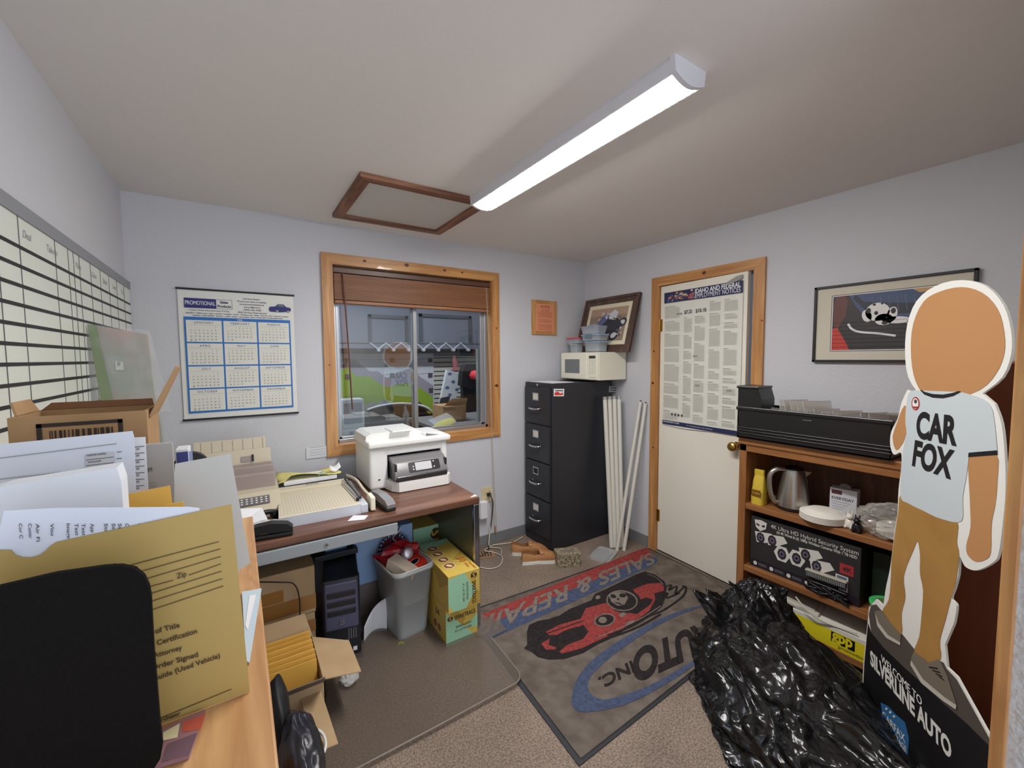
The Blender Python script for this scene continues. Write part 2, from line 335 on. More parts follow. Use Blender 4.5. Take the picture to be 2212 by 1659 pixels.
# ---------------------------------------------------------------- door
d1 = thing('door_1', loc=(XR, (DY0+DY1)/2, 0), kind='structure'); CD = .066
b = MB(); y0, y1, zt = DY0-CD+.012, DY1+CD-.012, DZ+CD-.012
FXp = frame((XR, 0, 0), (0, -1, 0), (0, 0, 1))
for poly in ([(-y1,0),(-y1,zt),(-y1+CD,zt-CD),(-y1+CD,0)], [(-y0,0),(-y0,zt),(-y0-CD,zt-CD),(-y0-CD,0)]): b.prism(poly, 0, .018, PINE, FXp)
b.prism([(-y1,zt),(-y0,zt),(-y0-CD,zt-CD),(-y1+CD,zt-CD)], 0, .018, PINEY, FXp)
for ky, kz, r in ((1.68,2.045,.014), (2.075,1.53,.009), (2.08,1.29,.012), (2.07,.8,.008), (1.3,1.7,.006)): b.prism(ell(-ky, kz, r, r*.8, 12), .0185, .0185, KNOT, FXp)
b.build('door_casing', d1)
b = MB(); b.box((XR-.001, DY0, 0), (XR+.115, DY0+.012, DZ), PINE); b.box((XR-.001, DY1-.012, 0), (XR+.115, DY1, DZ), PINE); b.box((XR-.001, DY0, DZ-.012), (XR+.115, DY1, DZ), PINEY)
b.build('door_jamb', d1)
AJ = math.radians(3.2)      # ajar towards the room, hinged on the corner side
DM = T(XR+.004, DY1-.014, 0, rz=-AJ)       # local: slab runs along -Y from the hinge, its face at x=0 looks at the room
b = MB(DM); b.box((0, -.655, .012), (.035, 0, DZ-.016), DOORW, .002); slab = b.build('door_slab', d1)
b = MB(DM); b.lathe([(.026,0),(.026,.006),(.012,.010),(.012,.03),(.027,.042),(.03,.055),(.024,.066),(0,.068)], BRASS, M=Matrix.Translation((0,-.615,.925)) @ Matrix.Rotation(-math.pi/2, 4, 'Y')); b.build('door_handle', slab)
for hz in (1.72, .28):
    b = MB(DM); b.cyl((-.008, .004, hz-.045), (-.008, .004, hz+.045), .006, BRASS); b.box((-.003, -.02, hz-.045), (0, .002, hz+.045), BRASS); b.build('hinge', slab)
# ---------------------------------------------------------------- ceiling fixture and hatch
lf = thing('light_fixture', 'long white ceiling light fixture with a glowing diffuser', 'ceiling light', (1.125, 1.385, ZC))
LW = mat('fixture_white', (226,226,232), .4); x0, x1, ya, yb, zd = 1.055, 1.195, .775, 2.0, 2.287
b = MB(); prof = [(-.07,0),(.07,0),(.072,-.012),(.068,-.043),(.064,-.046),(-.064,-.046),(-.068,-.043),(-.072,-.012)]
b.prism([(p[0], p[1]) for p in prof], 0, 1.225, LW, frame((1.125, ya+1.225, ZC), (1,0,0), (0,0,1)))
b.build('housing', lf)
GLOW = mat('glowing_diffuser', (250,250,250), .5, emit=LAMP, ecol=(255,252,250))
b = MB(); arc = [(-.0635+.127*i/12, -.044-.015*math.sin(math.pi*i/12)) for i in range(13)]
b.prism([(-.0635,-.030)]+arc+[(.0635,-.030)], .016, 1.209, GLOW, frame((1.125, ya+1.225, ZC), (1,0,0), (0,0,1))); b.build('diffuser', lf)
for yy in (ya-.002, ya+1.225-.014):
    b = MB(); arc = [(-.068+.136*i/12, -.044-.018*math.sin(math.pi*i/12)) for i in range(13)]
    b.prism([(-.074,0)]+arc+[(.074,0)], 0, .016, LW, frame((1.125, yy+.016, ZC), (1,0,0), (0,0,1))); b.build('end_cap', lf)
hx = thing('attic_hatch', 'wood framed access hatch in the ceiling', 'hatch', (.83, 2.33, ZC)); X0, X1, Y0, Y1, hw = .50, 1.17, 2.0, 2.66, .052
b = MB()
for poly, mt in (([(X0,Y0),(X1,Y0),(X1-hw,Y0+hw),(X0+hw,Y0+hw)], REDW), ([(X0,Y1),(X1,Y1),(X1-hw,Y1-hw),(X0+hw,Y1-hw)], REDW), ([(X0,Y0),(X0,Y1),(X0+hw,Y1-hw),(X0+hw,Y0+hw)], REDWY), ([(X1,Y0),(X1,Y1),(X1-hw,Y1-hw),(X1-hw,Y0+hw)], REDWY)):
    b.prism(poly, ZC-.022, ZC, mt)
b.build('hatch_frame', hx)
b = MB(); b.box((X0+hw-.005, Y0+hw-.005, ZC-.006), (X1-hw+.005, Y1-hw+.005, ZC), mat('hatch_panel', (206,204,198), .8, bump=(70,.4)));  b.build('hatch_panel', hx)
# ---------------------------------------------------------------- whiteboard with black tape grid
b = MB(); WBx = XL+.014
b.box((XL+.002, .55, .95), (WBx, YB-.01, 1.872), mat('whiteboard', (222,226,214), .25, spec=.5))
wb = thing('whiteboard', 'large whiteboard with a black tape grid on the left wall', 'whiteboard', (XL+.002, 1.7, .95)); b.build('board', wb)
b = MB(); G = mat('grey_edging', (140,142,146), .5); b.box((XL+.002, .55, 1.845), (WBx+.004, YB-.005, 1.882), G, .001); b.build('top_edging', wb)
b = MB(); TP = mat('black_tape', (22,22,24), .5)
for i, z in enumerate([1.77-.048*k for k in range(16)]): b.box((WBx, .55, z-.0045), (WBx+.0012, YB-.012, z+.0045), TP)
THIN = mat('marker_line', (88,90,92), .6)
for u in (7, 55, 130, 157, 168, 180, 203, 223, 241, 257, 272):
    y = at(u, 700, x=WBx).y
    b.box((WBx, y-.0018, .96), (WBx+.0009, y+.0018, 1.845), THIN)
for yy, s in ((1.60,'Deal'), (1.76,'Take-In'), (2.02,'Paint'), (2.2,'Clean'), (2.36,'Detail'), (2.52,'Smog'), (2.68,'Tires')):
    b.text(s, .028, mat('marker_faint', (150,152,150), .7), frame((WBx+.0012, yy-.03, 1.80), (0,1,0), (0,0,1)), shear=.2)
b.build('grid_lines', wb)
# ---------------------------------------------------------------- the workshop seen through the window and the door gap
GW = mat('workshop_wall', (150,154,164), .8); GF = -.30; YG = 6.6
b = MB(); b.box((-3, YB+.13, GF-.1), (5.2, YG+.1, GF), mat('workshop_floor', (110,108,104), .5)); b.build('floor_workshop', kind='structure')
b = MB(); b.box((XR+.13, -.3, -.1), (5.2, YB+.13, 0), mat('hall_floor', (120,112,104), .6)); b.build('floor_hall', kind='structure')
b = MB(); b.box((-3, YB+.13, 3.2), (5.2, YG+.1, 3.3), GW); b.box((XR+.13, -.3, 3.2), (5.2, YB+.13, 3.3), GW); b.build('ceiling_workshop', kind='structure')
for nm, bx in (('wall_workshop_back', [((-3, YG, GF), (5.2, YG+.1, 3.2))]), ('wall_workshop_left', [((-3.1, YB+.13, GF), (-3, YG, 3.2))]), ('wall_workshop_front', [((-3, YB+.121, GF), (XL, YB+.16, 3.2)), ((XL, YB+.121, 2.34), (XR+.12, YB+.16, 3.2))]), ('wall_workshop_right', [((5.2, -.3, GF), (5.3, YG, 3.2))]), ('wall_hall', [((XR+.13, -.4, GF), (5.3, -.3, 3.2))])):
    b = MB(); [b.box(*q, GW) for q in bx]; b.build(nm, kind='structure')
G5 = lambda zx, zy: (680+zx*.2832, 530+zy*.2832)
def gp(y, *pts): return [at(*G5(*p), y=y) for p in pts]
y = YG-.02
b = MB()
SLW = mat('slatwall', (226,228,214), .6)
p0, p1 = at(*G5(905, 845), y=YG-.03), at(*G5(1340, 1500), y=YG-.03)
b.box((p0.x, YG-.03, GF), (p1.x+2, YG-.002, p0.z), SLW)
for k in range(26): z = p0.z-.03-k*.075; b.box((p0.x, YG-.034, z-.007), (p1.x+2, YG-.03, z+.007), BLACK)
b.build('slatwall_panel', label='cream slatted wall panel behind the clutter in the workshop', cat='wall panel')
gd = thing('garage_door', 'white workshop garage door with grey and lime green painted hills', 'garage door', (0, YG, GF))
b = MB(); a0 = at(*G5(-60, 820), y=y); a1 = at(*G5(903, 820), y=y)
b.box((a0.x, YG-.03, GF+.01), (a1.x, YG-.004, a0.z-.01), mat('garage_door_white', (232,234,236), .6))
for zz in (870, 985, 1105):
    q = at(*G5(600, zz), y=y); b.box((a0.x, YG-.032, q.z-.004), (a1.x, YG-.03, q.z+.004), GREYINK)
GR = mat('hill_grey', (176,172,180), .7); LM = mat('hill_lime', (160,196,60), .7); DG = mat('hill_dark', (72,68,76), .7); yy = YG-.032
b.decal3(gp(yy,(-60,960),(160,930),(300,870),(420,960),(480,960),(550,1012),(640,965),(730,935),(800,1000),(903,1070),(903,1250),(903,1500),(-60,1500)), GR)
b.decal3(gp(yy,(-60,990),(180,960),(250,930),(320,1000),(420,1000),(480,1045),(550,1085),(640,1060),(730,1055),(800,1085),(903,1160),(903,1500),(-60,1500)), LM, .002)
b.decal3(gp(yy,(-60,1180),(250,1190),(380,1150),(450,1207),(515,1200),(582,1175),(640,1195),(730,1215),(800,1195),(903,1290),(903,1500),(-60,1500)), DG, .003)
b.build('door_panel', gd)
for zx, zy in ((250,880),(590,875),(250,1000),(590,992),(880,875),(880,990),(885,1105)):
    q = at(*G5(zx, zy), y=YG-.035); b = MB(); b.box((q.x-.035, YG-.045, q.z-.035), (q.x+.035, YG-.03, q.z+.035), mat('hinge_grey', (90,92,98), .5)); b.build('hinge', gd)
b = MB(); q0 = at(*G5(100, 785), y=YG-.25); q1 = at(*G5(1330, 785), y=YG-.25); q2 = at(*G5(600, 818), y=YG-.25)
b.box((q0.x, YG-.28, q2.z), (q1.x, YG-.02, q0.z), BLACK)
b.build('door_beam', label='black beam above the painted garage door', cat='beam')
rk = thing('hose_rack', 'white zigzag rail hung along the black workshop beam', 'rail', (0.5, YG-.31, 1.8))
b = MB(); ya = YG-.31
pts = [at(*G5(420, 745), y=ya)]
for k, zx in enumerate(range(485, 1180, 57)): pts.append(at(*G5(zx, 795 if k % 2 == 0 else 745), y=ya))
WR = mat('white_rail', (226,228,232), .4)
b.tube(pts, .018, WR, n=6, sub=0); b.tube([at(*G5(160, 742), y=ya), at(*G5(1290, 752), y=ya)], .015, mat('rail_grey', (110,112,118), .4), n=6, sub=0); b.build('rail', rk)
for zx in range(485, 1180, 114):
    b = MB(); q = at(*G5(zx, 797), y=ya); b.cyl(q+Vector((0,-.03,0)), q+Vector((0,.03,0)), .026, WR, n=12); b.build('roller', rk)
b = MB(); FRM = mat('trim_grey', (104,108,116), .7)
for (xa, za, xb, zb) in ((405,525,715,745), (795,520,1195,745)):
    A, B = at(*G5(xa, za), y=YG-.02), at(*G5(xb, zb), y=YG-.02)
    for q in (((A.x,A.z-.05),(B.x,A.z)), ((A.x,B.z),(A.x+.05,A.z)), ((B.x-.05,B.z),(B.x,A.z))): b.box((q[0][0], YG-.03, q[0][1]), (q[1][0], YG, q[1][1]), FRM)
b.build('trim_2', kind='structure')
# unseen ceiling light, added to brighten the closed workshop
wl = thing('workshop_fill_light', 'unseen tube light added on the workshop ceiling', 'ceiling light', (1, 4.6, 3.2))
b = MB(); b.box((-.6, 4.5, 3.15), (2.6, 4.7, 3.199), LW, .005); b.build('housing', wl)
b = MB(); b.box((-.55, 4.53, 3.13), (2.55, 4.67, 3.15), mat('workshop_fill_glow', (255,255,255), .5, emit=11, ecol=(236,242,255))); b.build('diffuser', wl)
# car
yc = 4.78; car = thing('car', 'dark grey car parked close outside the window', 'car', (.9, 4.9, GF))
CARP = mat('car_paint', (62,66,70), .15, metal=.3, coat=1); CGL = mat('car_glass', (24,28,30), .05, spec=.8)
def cz(zx, zy, yy=yc): return at(*G5(zx, zy), y=yy)
prof = [cz(*p) for p in ((120,1330),(200,1300),(330,1285),(420,1250),(520,1222),(640,1212),(760,1218),(840,1240),(900,1290),(960,1350),(1010,1400),(1060,1440))]
b = MB(); body = [(-1.2, GF+.2)]+[(-1.2, prof[0].z)]+[(p.x, p.z) for p in prof]+[(2.6, prof[-1].z-.1), (2.65, GF+.2)]
b.prism(body, 0, 1.65, CARP, frame((0, yc+1.65, 0), (1,0,0), (0,0,1))); b.build('body', car)
b = MB(); b.decal3([cz(*p, yc-.001) for p in ((440,1262),(530,1238),(640,1228),(740,1232),(760,1290),(740,1330),(430,1330),(400,1290))], CGL, .004); b.decal3([cz(*p, yc-.001) for p in ((775,1236),(835,1256),(890,1310),(930,1370),(780,1370))], CGL, .004); b.build('side_window', car)
b = MB(); b.decal3([cz(*p, yc-.002) for p in ((850,1262),(895,1270),(905,1285),(862,1282))], mat('yellow_sticker', (236,232,40), .5), .008); b.build('sticker', car)
b = MB()
b.tube([cz(*p, yc-.01) for p in ((400,1255),(500,1224),(640,1206),(760,1212),(850,1235),(910,1285),(965,1350))], .012, mat('white_molding', (225,228,226), .3), n=6); b.build('roof_molding', car)
for xx in (-.6, 1.9):
    b = MB(); b.cyl((xx, yc-.02, GF+.32), (xx, yc+.2, GF+.32), .32, mat('tyre', (24,24,26), .8), n=28); wh = b.build('wheel', car)
# clutter right of the mullion, standing on a workshop bench
bx = 2.45; b = MB(); p0 = cz(905, 1380, 4.0); p1 = cz(1330, 1370, 4.0)
bench = thing('workbench', 'grey workshop bench under the clutter by the window', 'bench', (2.2, 4.2, GF)); bz = cz(1100, 1330, 4.2).z
b.box((1.62, 3.95, bz-.04), (3.2, 4.7, bz), mat('bench_grey', (120,122,120), .6), .004); b.build('bench_top', bench)
for xx in (1.66, 3.12):
    for yq in (3.99, 4.62): b = MB(); b.box((xx, yq, GF), (xx+.05, yq+.05, bz-.04), ALU); b.build('leg', bench)
CB = mat('cardboard', (184,150,108), .8, noise=((170,134,92), 6, 3))
b = MB(); q0, q1 = cz(980, 1290, 4.2), cz(1155, 1290, 4.2); zt = cz(1050, 1225, 4.2).z
b.box((q0.x, 4.2, bz), (q1.x, 4.5, zt), CB, .003); b.box((q0.x-.01, 4.1, zt), (q0.x+.12, 4.22, zt+.01), CB); b.quad((q0.x,4.2,zt),(q1.x,4.2,zt),(q1.x-.03,4.1,zt+.09),(q0.x+.06,4.1,zt+.09),CB)
b.build('open_carton', label='small open carton of parts on the workshop bench', cat='carton')
b = MB(); st = mat('seat_black', (26,27,30), .6)
P_ = gp(4.9, (1160,905),(1230,905),(1245,930),(1235,1085),(1195,1100),(1120,1070),(1130,960),(1145,920)); b.prism([(p.x,p.z) for p in P_], 0, .12, st, frame((0,5.02,0),(1,0,0),(0,0,1)))
b.box((P_[0].x-.05, 4.92, GF), (P_[0].x+.35, 5.0, P_[5].z+.05), st); b.build('black_chair', label='black seat back standing behind the bench in the workshop', cat='chair')
b = MB(); P_ = gp(5.2, (1010,950),(1125,975),(1050,1290),(940,1290)); b.prism([(p.x,p.z) for p in P_], 0, .06, mat('foam_white', (224,226,224), .7), frame((0,5.26,0),(1,0,0),(0,0,1)))
for zx, zy in ((1030,980),(1105,990),(1055,1040),(1010,1085),(1085,1100),(1030,1140)): q = at(*G5(zx, zy), y=5.2); b.prism(ell(q.x, q.z, .030, .020, 10), .002, .002, mat('blue_mark', (96,124,160), .6), frame((0,5.2,0),(1,0,0),(0,0,1)))
b.build('foam_sheet', label='white foam panel with blue marks leaning in the workshop', cat='panel')
b = MB(); P_ = gp(4.75, (965,1165),(1035,1150),(1010,1240),(975,1290),(935,1290)); b.prism([(p.x,p.z) for p in P_], 0, .03, mat('dark_sheet', (70,74,76), .4), frame((0,4.78,0),(1,0,0),(0,0,1)))
b.build('dark_board', label='dark grey board leaning beside the foam panel', cat='board')
b = MB(); p0, p1 = cz(1250, 1300, 3.9), cz(1285, 1300, 3.9); b.box((p0.x, 3.9, GF), (p1.x, 3.95, cz(1250, 790, 3.9).z), mat('steel_post', (142,146,140), .5), .003)
b.build('steel_post', label='grey steel post standing in the workshop near the right sash', cat='post')
b = MB(); q = cz(1222, 990, 4.87); b.lathe([(0,-.06),(.06,-.05),(.075,0),(.05,.05),(0,.065)], mat('red_cloth', (226,60,70), .7), M=Matrix.Translation(q)); b.build('red_cloth', label='bright red cloth hanging by the steel post', cat='cloth')
b = MB(); b.tube(gp(6.4, (1062,840),(1068,880),(1078,950)), [.03,.05,.12], mat('red_rope', (186,120,120), .8), n=8); b.build('hanging_rag', label='faded red rag hanging on the slatted wall', cat='rag')
ty = 3.25; CLR = mat('clear_plastic', (225,230,234), .15, alpha=.35)
b = MB(); p = [cz(*q, ty) for q in ((905,1365),(1050,1305),(1080,1345),(930,1420))]
for i in range(4): b.quad(p[i], p[(i+1)%4], p[(i+1)%4]+Vector((0,.12,.02)), p[i]+Vector((0,.12,.02)), CLR)
b.decal3(p, CLR); tr = b.build('parts_tray', label='clear tray holding a yellow sponge outside the right pane', cat='tray')
b = MB(); c0 = cz(985, 1365, ty+.05); b.lathe([(0,-.03),(.07,-.03),(.085,0),(.06,.03),(0,.035)], mat('sponge_yellow', (238,228,30), .7), M=Matrix.Translation(c0) @ Matrix.Rotation(-.3, 4, 'Y'), sx=1.3, sy=.6); b.build('yellow_sponge', label='yellow sponge lying in the clear tray', cat='sponge')
b = MB(); b.box((WX0, YB+.16, WZ0-.09), (WX1+.2, YB+.60, WZ0-.06), mat('ledge_grey', (150,152,152), .5), .003); b.build('outside_ledge', label='grey ledge outside the window under the tray', cat='ledge')
b = MB(); p0, p1 = cz(190, 1180, 3.6), cz(375, 1125, 3.6); b.box((p0.x, 3.6, GF), (p1.x, 3.75, p0.z), mat('cabinet_pale', (206,210,212), .4), .01); b.box((p0.x+.03, 3.59, p0.z-.2), (p1.x-.02, 3.6, p0.z-.03), mat('cab_grey',(140,148,154),.4), .003); b.build('parts_cabinet', label='pale metal cabinet low in the left pane of the window', cat='cabinet')
# ---------------------------------------------------------------- wall calendar
ct = thing('wall_calendar', 'large year calendar with blue month grid hung left of the window', 'calendar', (.03, YB, 1.16))
c0, c1, k0, k1 = -.247, .300, 1.165, 1.868      # left, right, bottom, top
K = frame((c0, YB-.006, k0), (1,0,0), (0,0,1)); W_, H_ = c1-c0, k1-k0
b = MB(); b.grid(lambda u, v: (u*W_, v*H_, .0015+.004*math.sin(math.pi*u)), 12, 2, mat('calendar_paper', (224,224,218), .6), K); BLU = mat('calendar_blue', (34,108,186), .55); CP = mat('calendar_cell', (222,222,212), .6)
Z = .0066; gy0, gy1 = .035, H_-.148
b.rect(.022, gy0, W_-.022, gy1, Z, BLU, K)
mon = 'JANUARY FEBRUARY MARCH APRIL MAY JUNE JULY AUGUST SEPTEMBER OCTOBER NOVEMBER DECEMBER'.split(); days = [31,28,31,30,31,30,31,31,30,31,30,31]; first = [6,2,2,5,0,3,5,1,4,6,2,4]
cw = (W_-.044-.008*4)/3; ch = (gy1-gy0-.016-.008*4-.004)/4
b.text('2022', .012, PAPER, K @ Matrix.Translation((W_/2, gy1-.013, Z+.0008)), bold=.02, align='CENTER')
for i, mn in enumerate(mon):
    cx = .030+(i % 3)*(cw+.008); cy = gy1-.017-(i//3+1)*ch-(i//3)*.008
    b.rect(cx, cy, cx+cw, cy+ch, Z+.0006, CP, K)
    b.text(mn, .0165, mat('month_blue', (52,92,140), .6), K @ Matrix.Translation((cx+cw/2, cy+ch-.018, Z+.0012)), bold=.008, align='CENTER', gap=1.25)
    b.rect(cx+.008, cy+ch-.026, cx+cw-.008, cy+ch-.0252, Z+.0011, GREYINK, K)
    for r in range(1, 6): b.rect(cx+.006, cy+ch-.026-r*.0165+.0035, cx+cw-.006, cy+ch-.026-r*.0165+.00355, Z+.0010, GREYINK, K)
    for d in range(days[i]):
        s = d+first[i]; q, r = s % 7, s//7
        if r > 5: r = 5
        b.text(str(d+1), .0088, DKINK, K @ Matrix.Translation((cx+.020+q*(cw-.03)/7, cy+ch-.030-(r+1)*.0165+(.0 if r < 5 else .008)+.006, Z+.0012)), bold=.015, align='CENTER')
b.rect(.027, H_-.100, .167, H_-.048, Z, mat('navy_box', (34,30,110), .5), K); b.text('PROMOTIONAL', .03, PAPER, K @ Matrix.Translation((.030, H_-.083, Z+.001)), bold=.015, width=.132)
for q in ((.167,H_-.048,.240,H_-.0495), (.167,H_-.0985,.240,H_-.100), (.2385,H_-.100,.240,H_-.048)): b.rect(q[0], q[3] if q[3] < q[1] else q[1], q[2], max(q[1], q[3]), Z, NAVY, K)
b.text('Sales', .019, NAVY, K @ Matrix.Translation((.203, H_-.069, Z)), bold=.03, align='CENTER'); b.text('Products', .019, NAVY, K @ Matrix.Translation((.203, H_-.091, Z)), bold=.03, align='CENTER', width=.062)
b.text('Custom Embroidery & Screen Printing', .012, NAVY, K @ Matrix.Translation((.045, H_-.115, Z)), width=.18)
for k, (t, wdt) in enumerate((('Call Chuck Anytime...', .09), ("I'll print your name on anything!", .14), ('www.promotionalsales.net', .12), ('Email: print@promo.net', .08), ('(208) 336-1028', .085), ('FREE 24-Hour Rush Service!', .14))):
    b.text(t, .012, NAVY, K @ Matrix.Translation((.335-wdt/2, H_-.040-k*.0155, Z)), bold=.012, width=wdt)
b.text('calendars \u2022 coffee mugs \u2022 pens \u2022 pencils \u2022 notepads \u2022 decals \u2022 business cards \u2022 labels \u2022 key tags \u2022 flags \u2022 balloons \u2022 buttons', .009, NAVY, K @ Matrix.Translation((.03, H_-.1295, Z)), width=W_-.06, bold=.02)
b.text('magnets \u2022 water bottles \u2022 banners \u2022 rubber stamps \u2022 name plates \u2022 bags \u2022 mouse pads \u2022 license plate frames', .009, NAVY, K @ Matrix.Translation((.06, H_-.1415, Z)), width=W_-.12, bold=.02)
cx, cy = W_-.075, H_-.083; car_ = [(-.055,-.006),(-.05,.010),(-.022,.013),(-.008,.027),(.022,.027),(.035,.012),(.058,.008),(.06,-.008),(.05,-.014),(0,-.02),(-.05,-.018)]
b.prism([(cx+x, cy+y) for x, y in car_], Z, Z+.0004, mat('navy_box'), K); b.prism([(cx-.014, cy+.013), (-.004+cx, cy+.024), (.018+cx, cy+.024), (.026+cx, cy+.013)], Z+.0008, Z+.0008, mat('car_glass'), K)
for wx in (-.012, .045): b.prism(ell(cx+wx, cy-.014, .007, .007, 12), Z+.001, Z+.001, GREYINK, K)
b.build('calendar_sheet', ct)
for nm, zz in (('top_bar', H_), ('bottom_bar', 0)):
    b = MB(); b.box((-.006, zz-.005, 0), (W_+.006, zz+.005, .010), BLACK, .002, M=K); b.build(nm, ct)
# switch cover paper, notice board
b = MB(); p = [at(*q, y=YB-.003) for q in ((661,968),(709,962),(707,984),(661,992))]; b.decal3(p, mat('wall_note', (214,216,222), .7), .002)
b.box((p[0].x, YB-.006, p[3].z), (p[1].x, YB-.001, p[0].z), mat('wall_note'), .001)
for k in range(4): b.rect(p[0].x+.02, p[3].z+.02+k*.016, p[1].x-.02, p[3].z+.022+k*.016, .0066, GREYINK, FY(0, YB, 0))
b.build('wall_card', label='small pale card taped to the wall left of the window', cat='card')
nt_ = thing('notice_board', 'orange notice in a wooden board beside the picture corner', 'notice', (2.2, YB, 1.68))
P0, P1 = at(1149, 647, y=YB-.01), at(1202, 724, y=YB-.01)
b = MB(); b.box((P0.x, YB-.018, P1.z), (P1.x, YB, P0.z), mat('notice_wood', (206,154,96), .5, wood=((180,126,72), 1.5, 'z')), .002); b.build('board', nt_)
K = frame((P0.x, YB-.019, P1.z), (1,0,0), (0,0,1)); w_, h_ = P1.x-P0.x, P0.z-P1.z
b = MB(); b.box((.035, .03, 0), (w_-.035, h_-.03, .0012), mat('orange_paper', (226,150,112), .7), M=K); RI = mat('red_print', (170,70,50), .7)
b.text('NOTICE', .026, RI, K @ Matrix.Translation((w_/2, h_-.062, .002)), bold=.03, align='CENTER')
for k in range(17):
    if k in (7, 11): continue
    b.rect(.055+(.03 if k < 2 else 0), h_-.080-k*.0103, w_-.055-(.03 if k < 2 else .004*(k % 3)), h_-.0775-k*.0103, .002, RI, K)
b.build('notice_sheet', nt_)
# ---------------------------------------------------------------- outlet, adapter, cables, floor register
ot = thing('wall_outlet', 'cream double wall outlet right of the desk', 'outlet', (1.625, YB, .36)); IV = mat('ivory_plastic', (214,200,158), .4)
b = MB(); b.box((1.568, YB-.006, .345), (1.662, YB, .47), IV, .003)
for zz in (.378, .435): b.box((1.598, YB-.008, zz-.014), (1.634, YB-.004, zz+.014), IV, .003)
b.build('cover_plate', ot)
b = MB(); b.box((1.535, YB-.055, .235), (1.60, YB-.008, .375), mat('adapter_white', (228,228,232), .4), .01, 3); b.build('power_adapter', label='white plug-in adapter on the outlet', cat='adapter')
def cable(nm, pts, r, m_, lab, cat='cable'): b = MB(); b.tube(pts, r, m_, n=6, sub=7); return b.build(nm, label=lab, cat=cat)
BKC = mat('cable_black', (22,22,24), .4); WHC = mat('cable_white', (206,200,186), .5)
b = MB(); b.box((1.612, YB-.032, .40), (1.634, YB-.007, .425), BKC, .004); b.tube([(1.623,YB-.03,.41),(1.64,YB-.06,.36),(1.63,YB-.05,.2),(1.60,YB-.06,.06),(1.57,YB-.10,.012),(1.48,YB-.16,.008),(1.40,YB-.12,.008)], .004, BKC, n=6, sub=7); b.build('black_power_cord', label='black power cord hanging from the outlet to the floor', cat='cable')
b = MB(); b.box((1.636, YB-.03, .425), (1.655, YB-.007, .448), IV, .004); b.tube([(1.646,YB-.03,.43),(1.655,YB-.05,.3),(1.62,YB-.05,.15),(1.59,YB-.08,.03),(1.66,YB-.05,.008),(1.8,YB-.09,.008),(1.93,YB-.05,.008)], .0045, WHC, n=6, sub=7); b.build('white_power_cord', label='off white cord running along the baseboard to the cabinet', cat='cable')
cable('telephone_cable', [(1.36,2.60,.008),(1.43,2.50,.008),(1.52,2.50,.008),(1.60,2.60,.008),(1.58,2.70,.010),(1.53,2.74,.02),(1.60,2.78,.01),(1.66,2.72,.008),(1.62,2.64,.008)], .0035, WHC, 'pale thin cord looped on the carpet by the brown vent')
vt = thing('floor_register', 'brown slotted floor vent on the carpet by the desk', 'vent', (1.50, 2.72, 0)); VB = mat('register_brown', (150,116,84), .45)
VM = T(1.50, 2.72, 0, rz=-.35)
b = MB(VM); b.box((-.09, -.06, 0), (.09, .06, .008), VB, .002); b.build('plate', vt)
b = MB(VM)
for k in range(7): b.box((-.07+k*.021, -.045, .008), (-.062+k*.021, .045, .0095), mat('slot_dark', (40,30,24), .7))
b.build('slots', vt)
# ---------------------------------------------------------------- walnut desk
WAL = mat('walnut_laminate', (132,90,68), .35, wood=((96,62,46), 1.0, 'x'), coat=.1); GM = mat('desk_grey_metal', (150,152,138), .45, metal=.2)
dk = thing('metal_desk', 'walnut topped metal desk with a grey side panel and chrome leg', 'desk', (.55, 2.35, 0))
DX0, DX1, DF, DB = -.40, 1.07, 1.965, 2.745
b = MB(); b.box((DX0, DF, .705), (DX1, DB, .74), WAL, .004); b.build('desktop', dk)
b = MB(); b.prism([(1.02, 1.985),(1.068,1.985),(1.068,2.02)], .7405, .7405, mat('worn_patch', (206,206,194), .6)); b.build('worn_corner', dk)
b = MB(); b.box((.30, DF+.02, .655), (DX0+.03, DF+.04, .704), GM); b.box((DX0+.03, DF-.002, .645), (.62, DF+.02, .700), mat('drawer_grey', (158,164,166), .4, metal=.3), .004)
b.box((.0, DF-.0, .652), (.60, DF+.4, .656), GM); b.build('pencil_drawer', dk)
b = MB(); b.cyl((.30, DF-.006, .672), (.30, DF, .672), .009, CHROME, n=16); b.box((.298, DF-.007, .668), (.302, DF-.0055, .676), BLACK); b.build('lock', dk)
b = MB(); b.box((1.040, DF+.015, 0), (1.062, DB, .704), mat('side_olive', (120,122,104), .35, metal=.4), .003); b.build('side_panel', dk)
b = MB(); b.box((1.034, DF-.0, 0), (1.068, DF+.022, .704), CHROME, .004); b.build('chrome_leg', dk)
b = MB(); b.box((DX0+.01, DF+.03, 0), (DX0+.03, DB, .704), GM); b.box((DX0+.03, DB-.02, .3), (1.04, DB-.01, .704), mat('modesty_panel', (64,66,66), .5)); b.build('back_panel', dk)
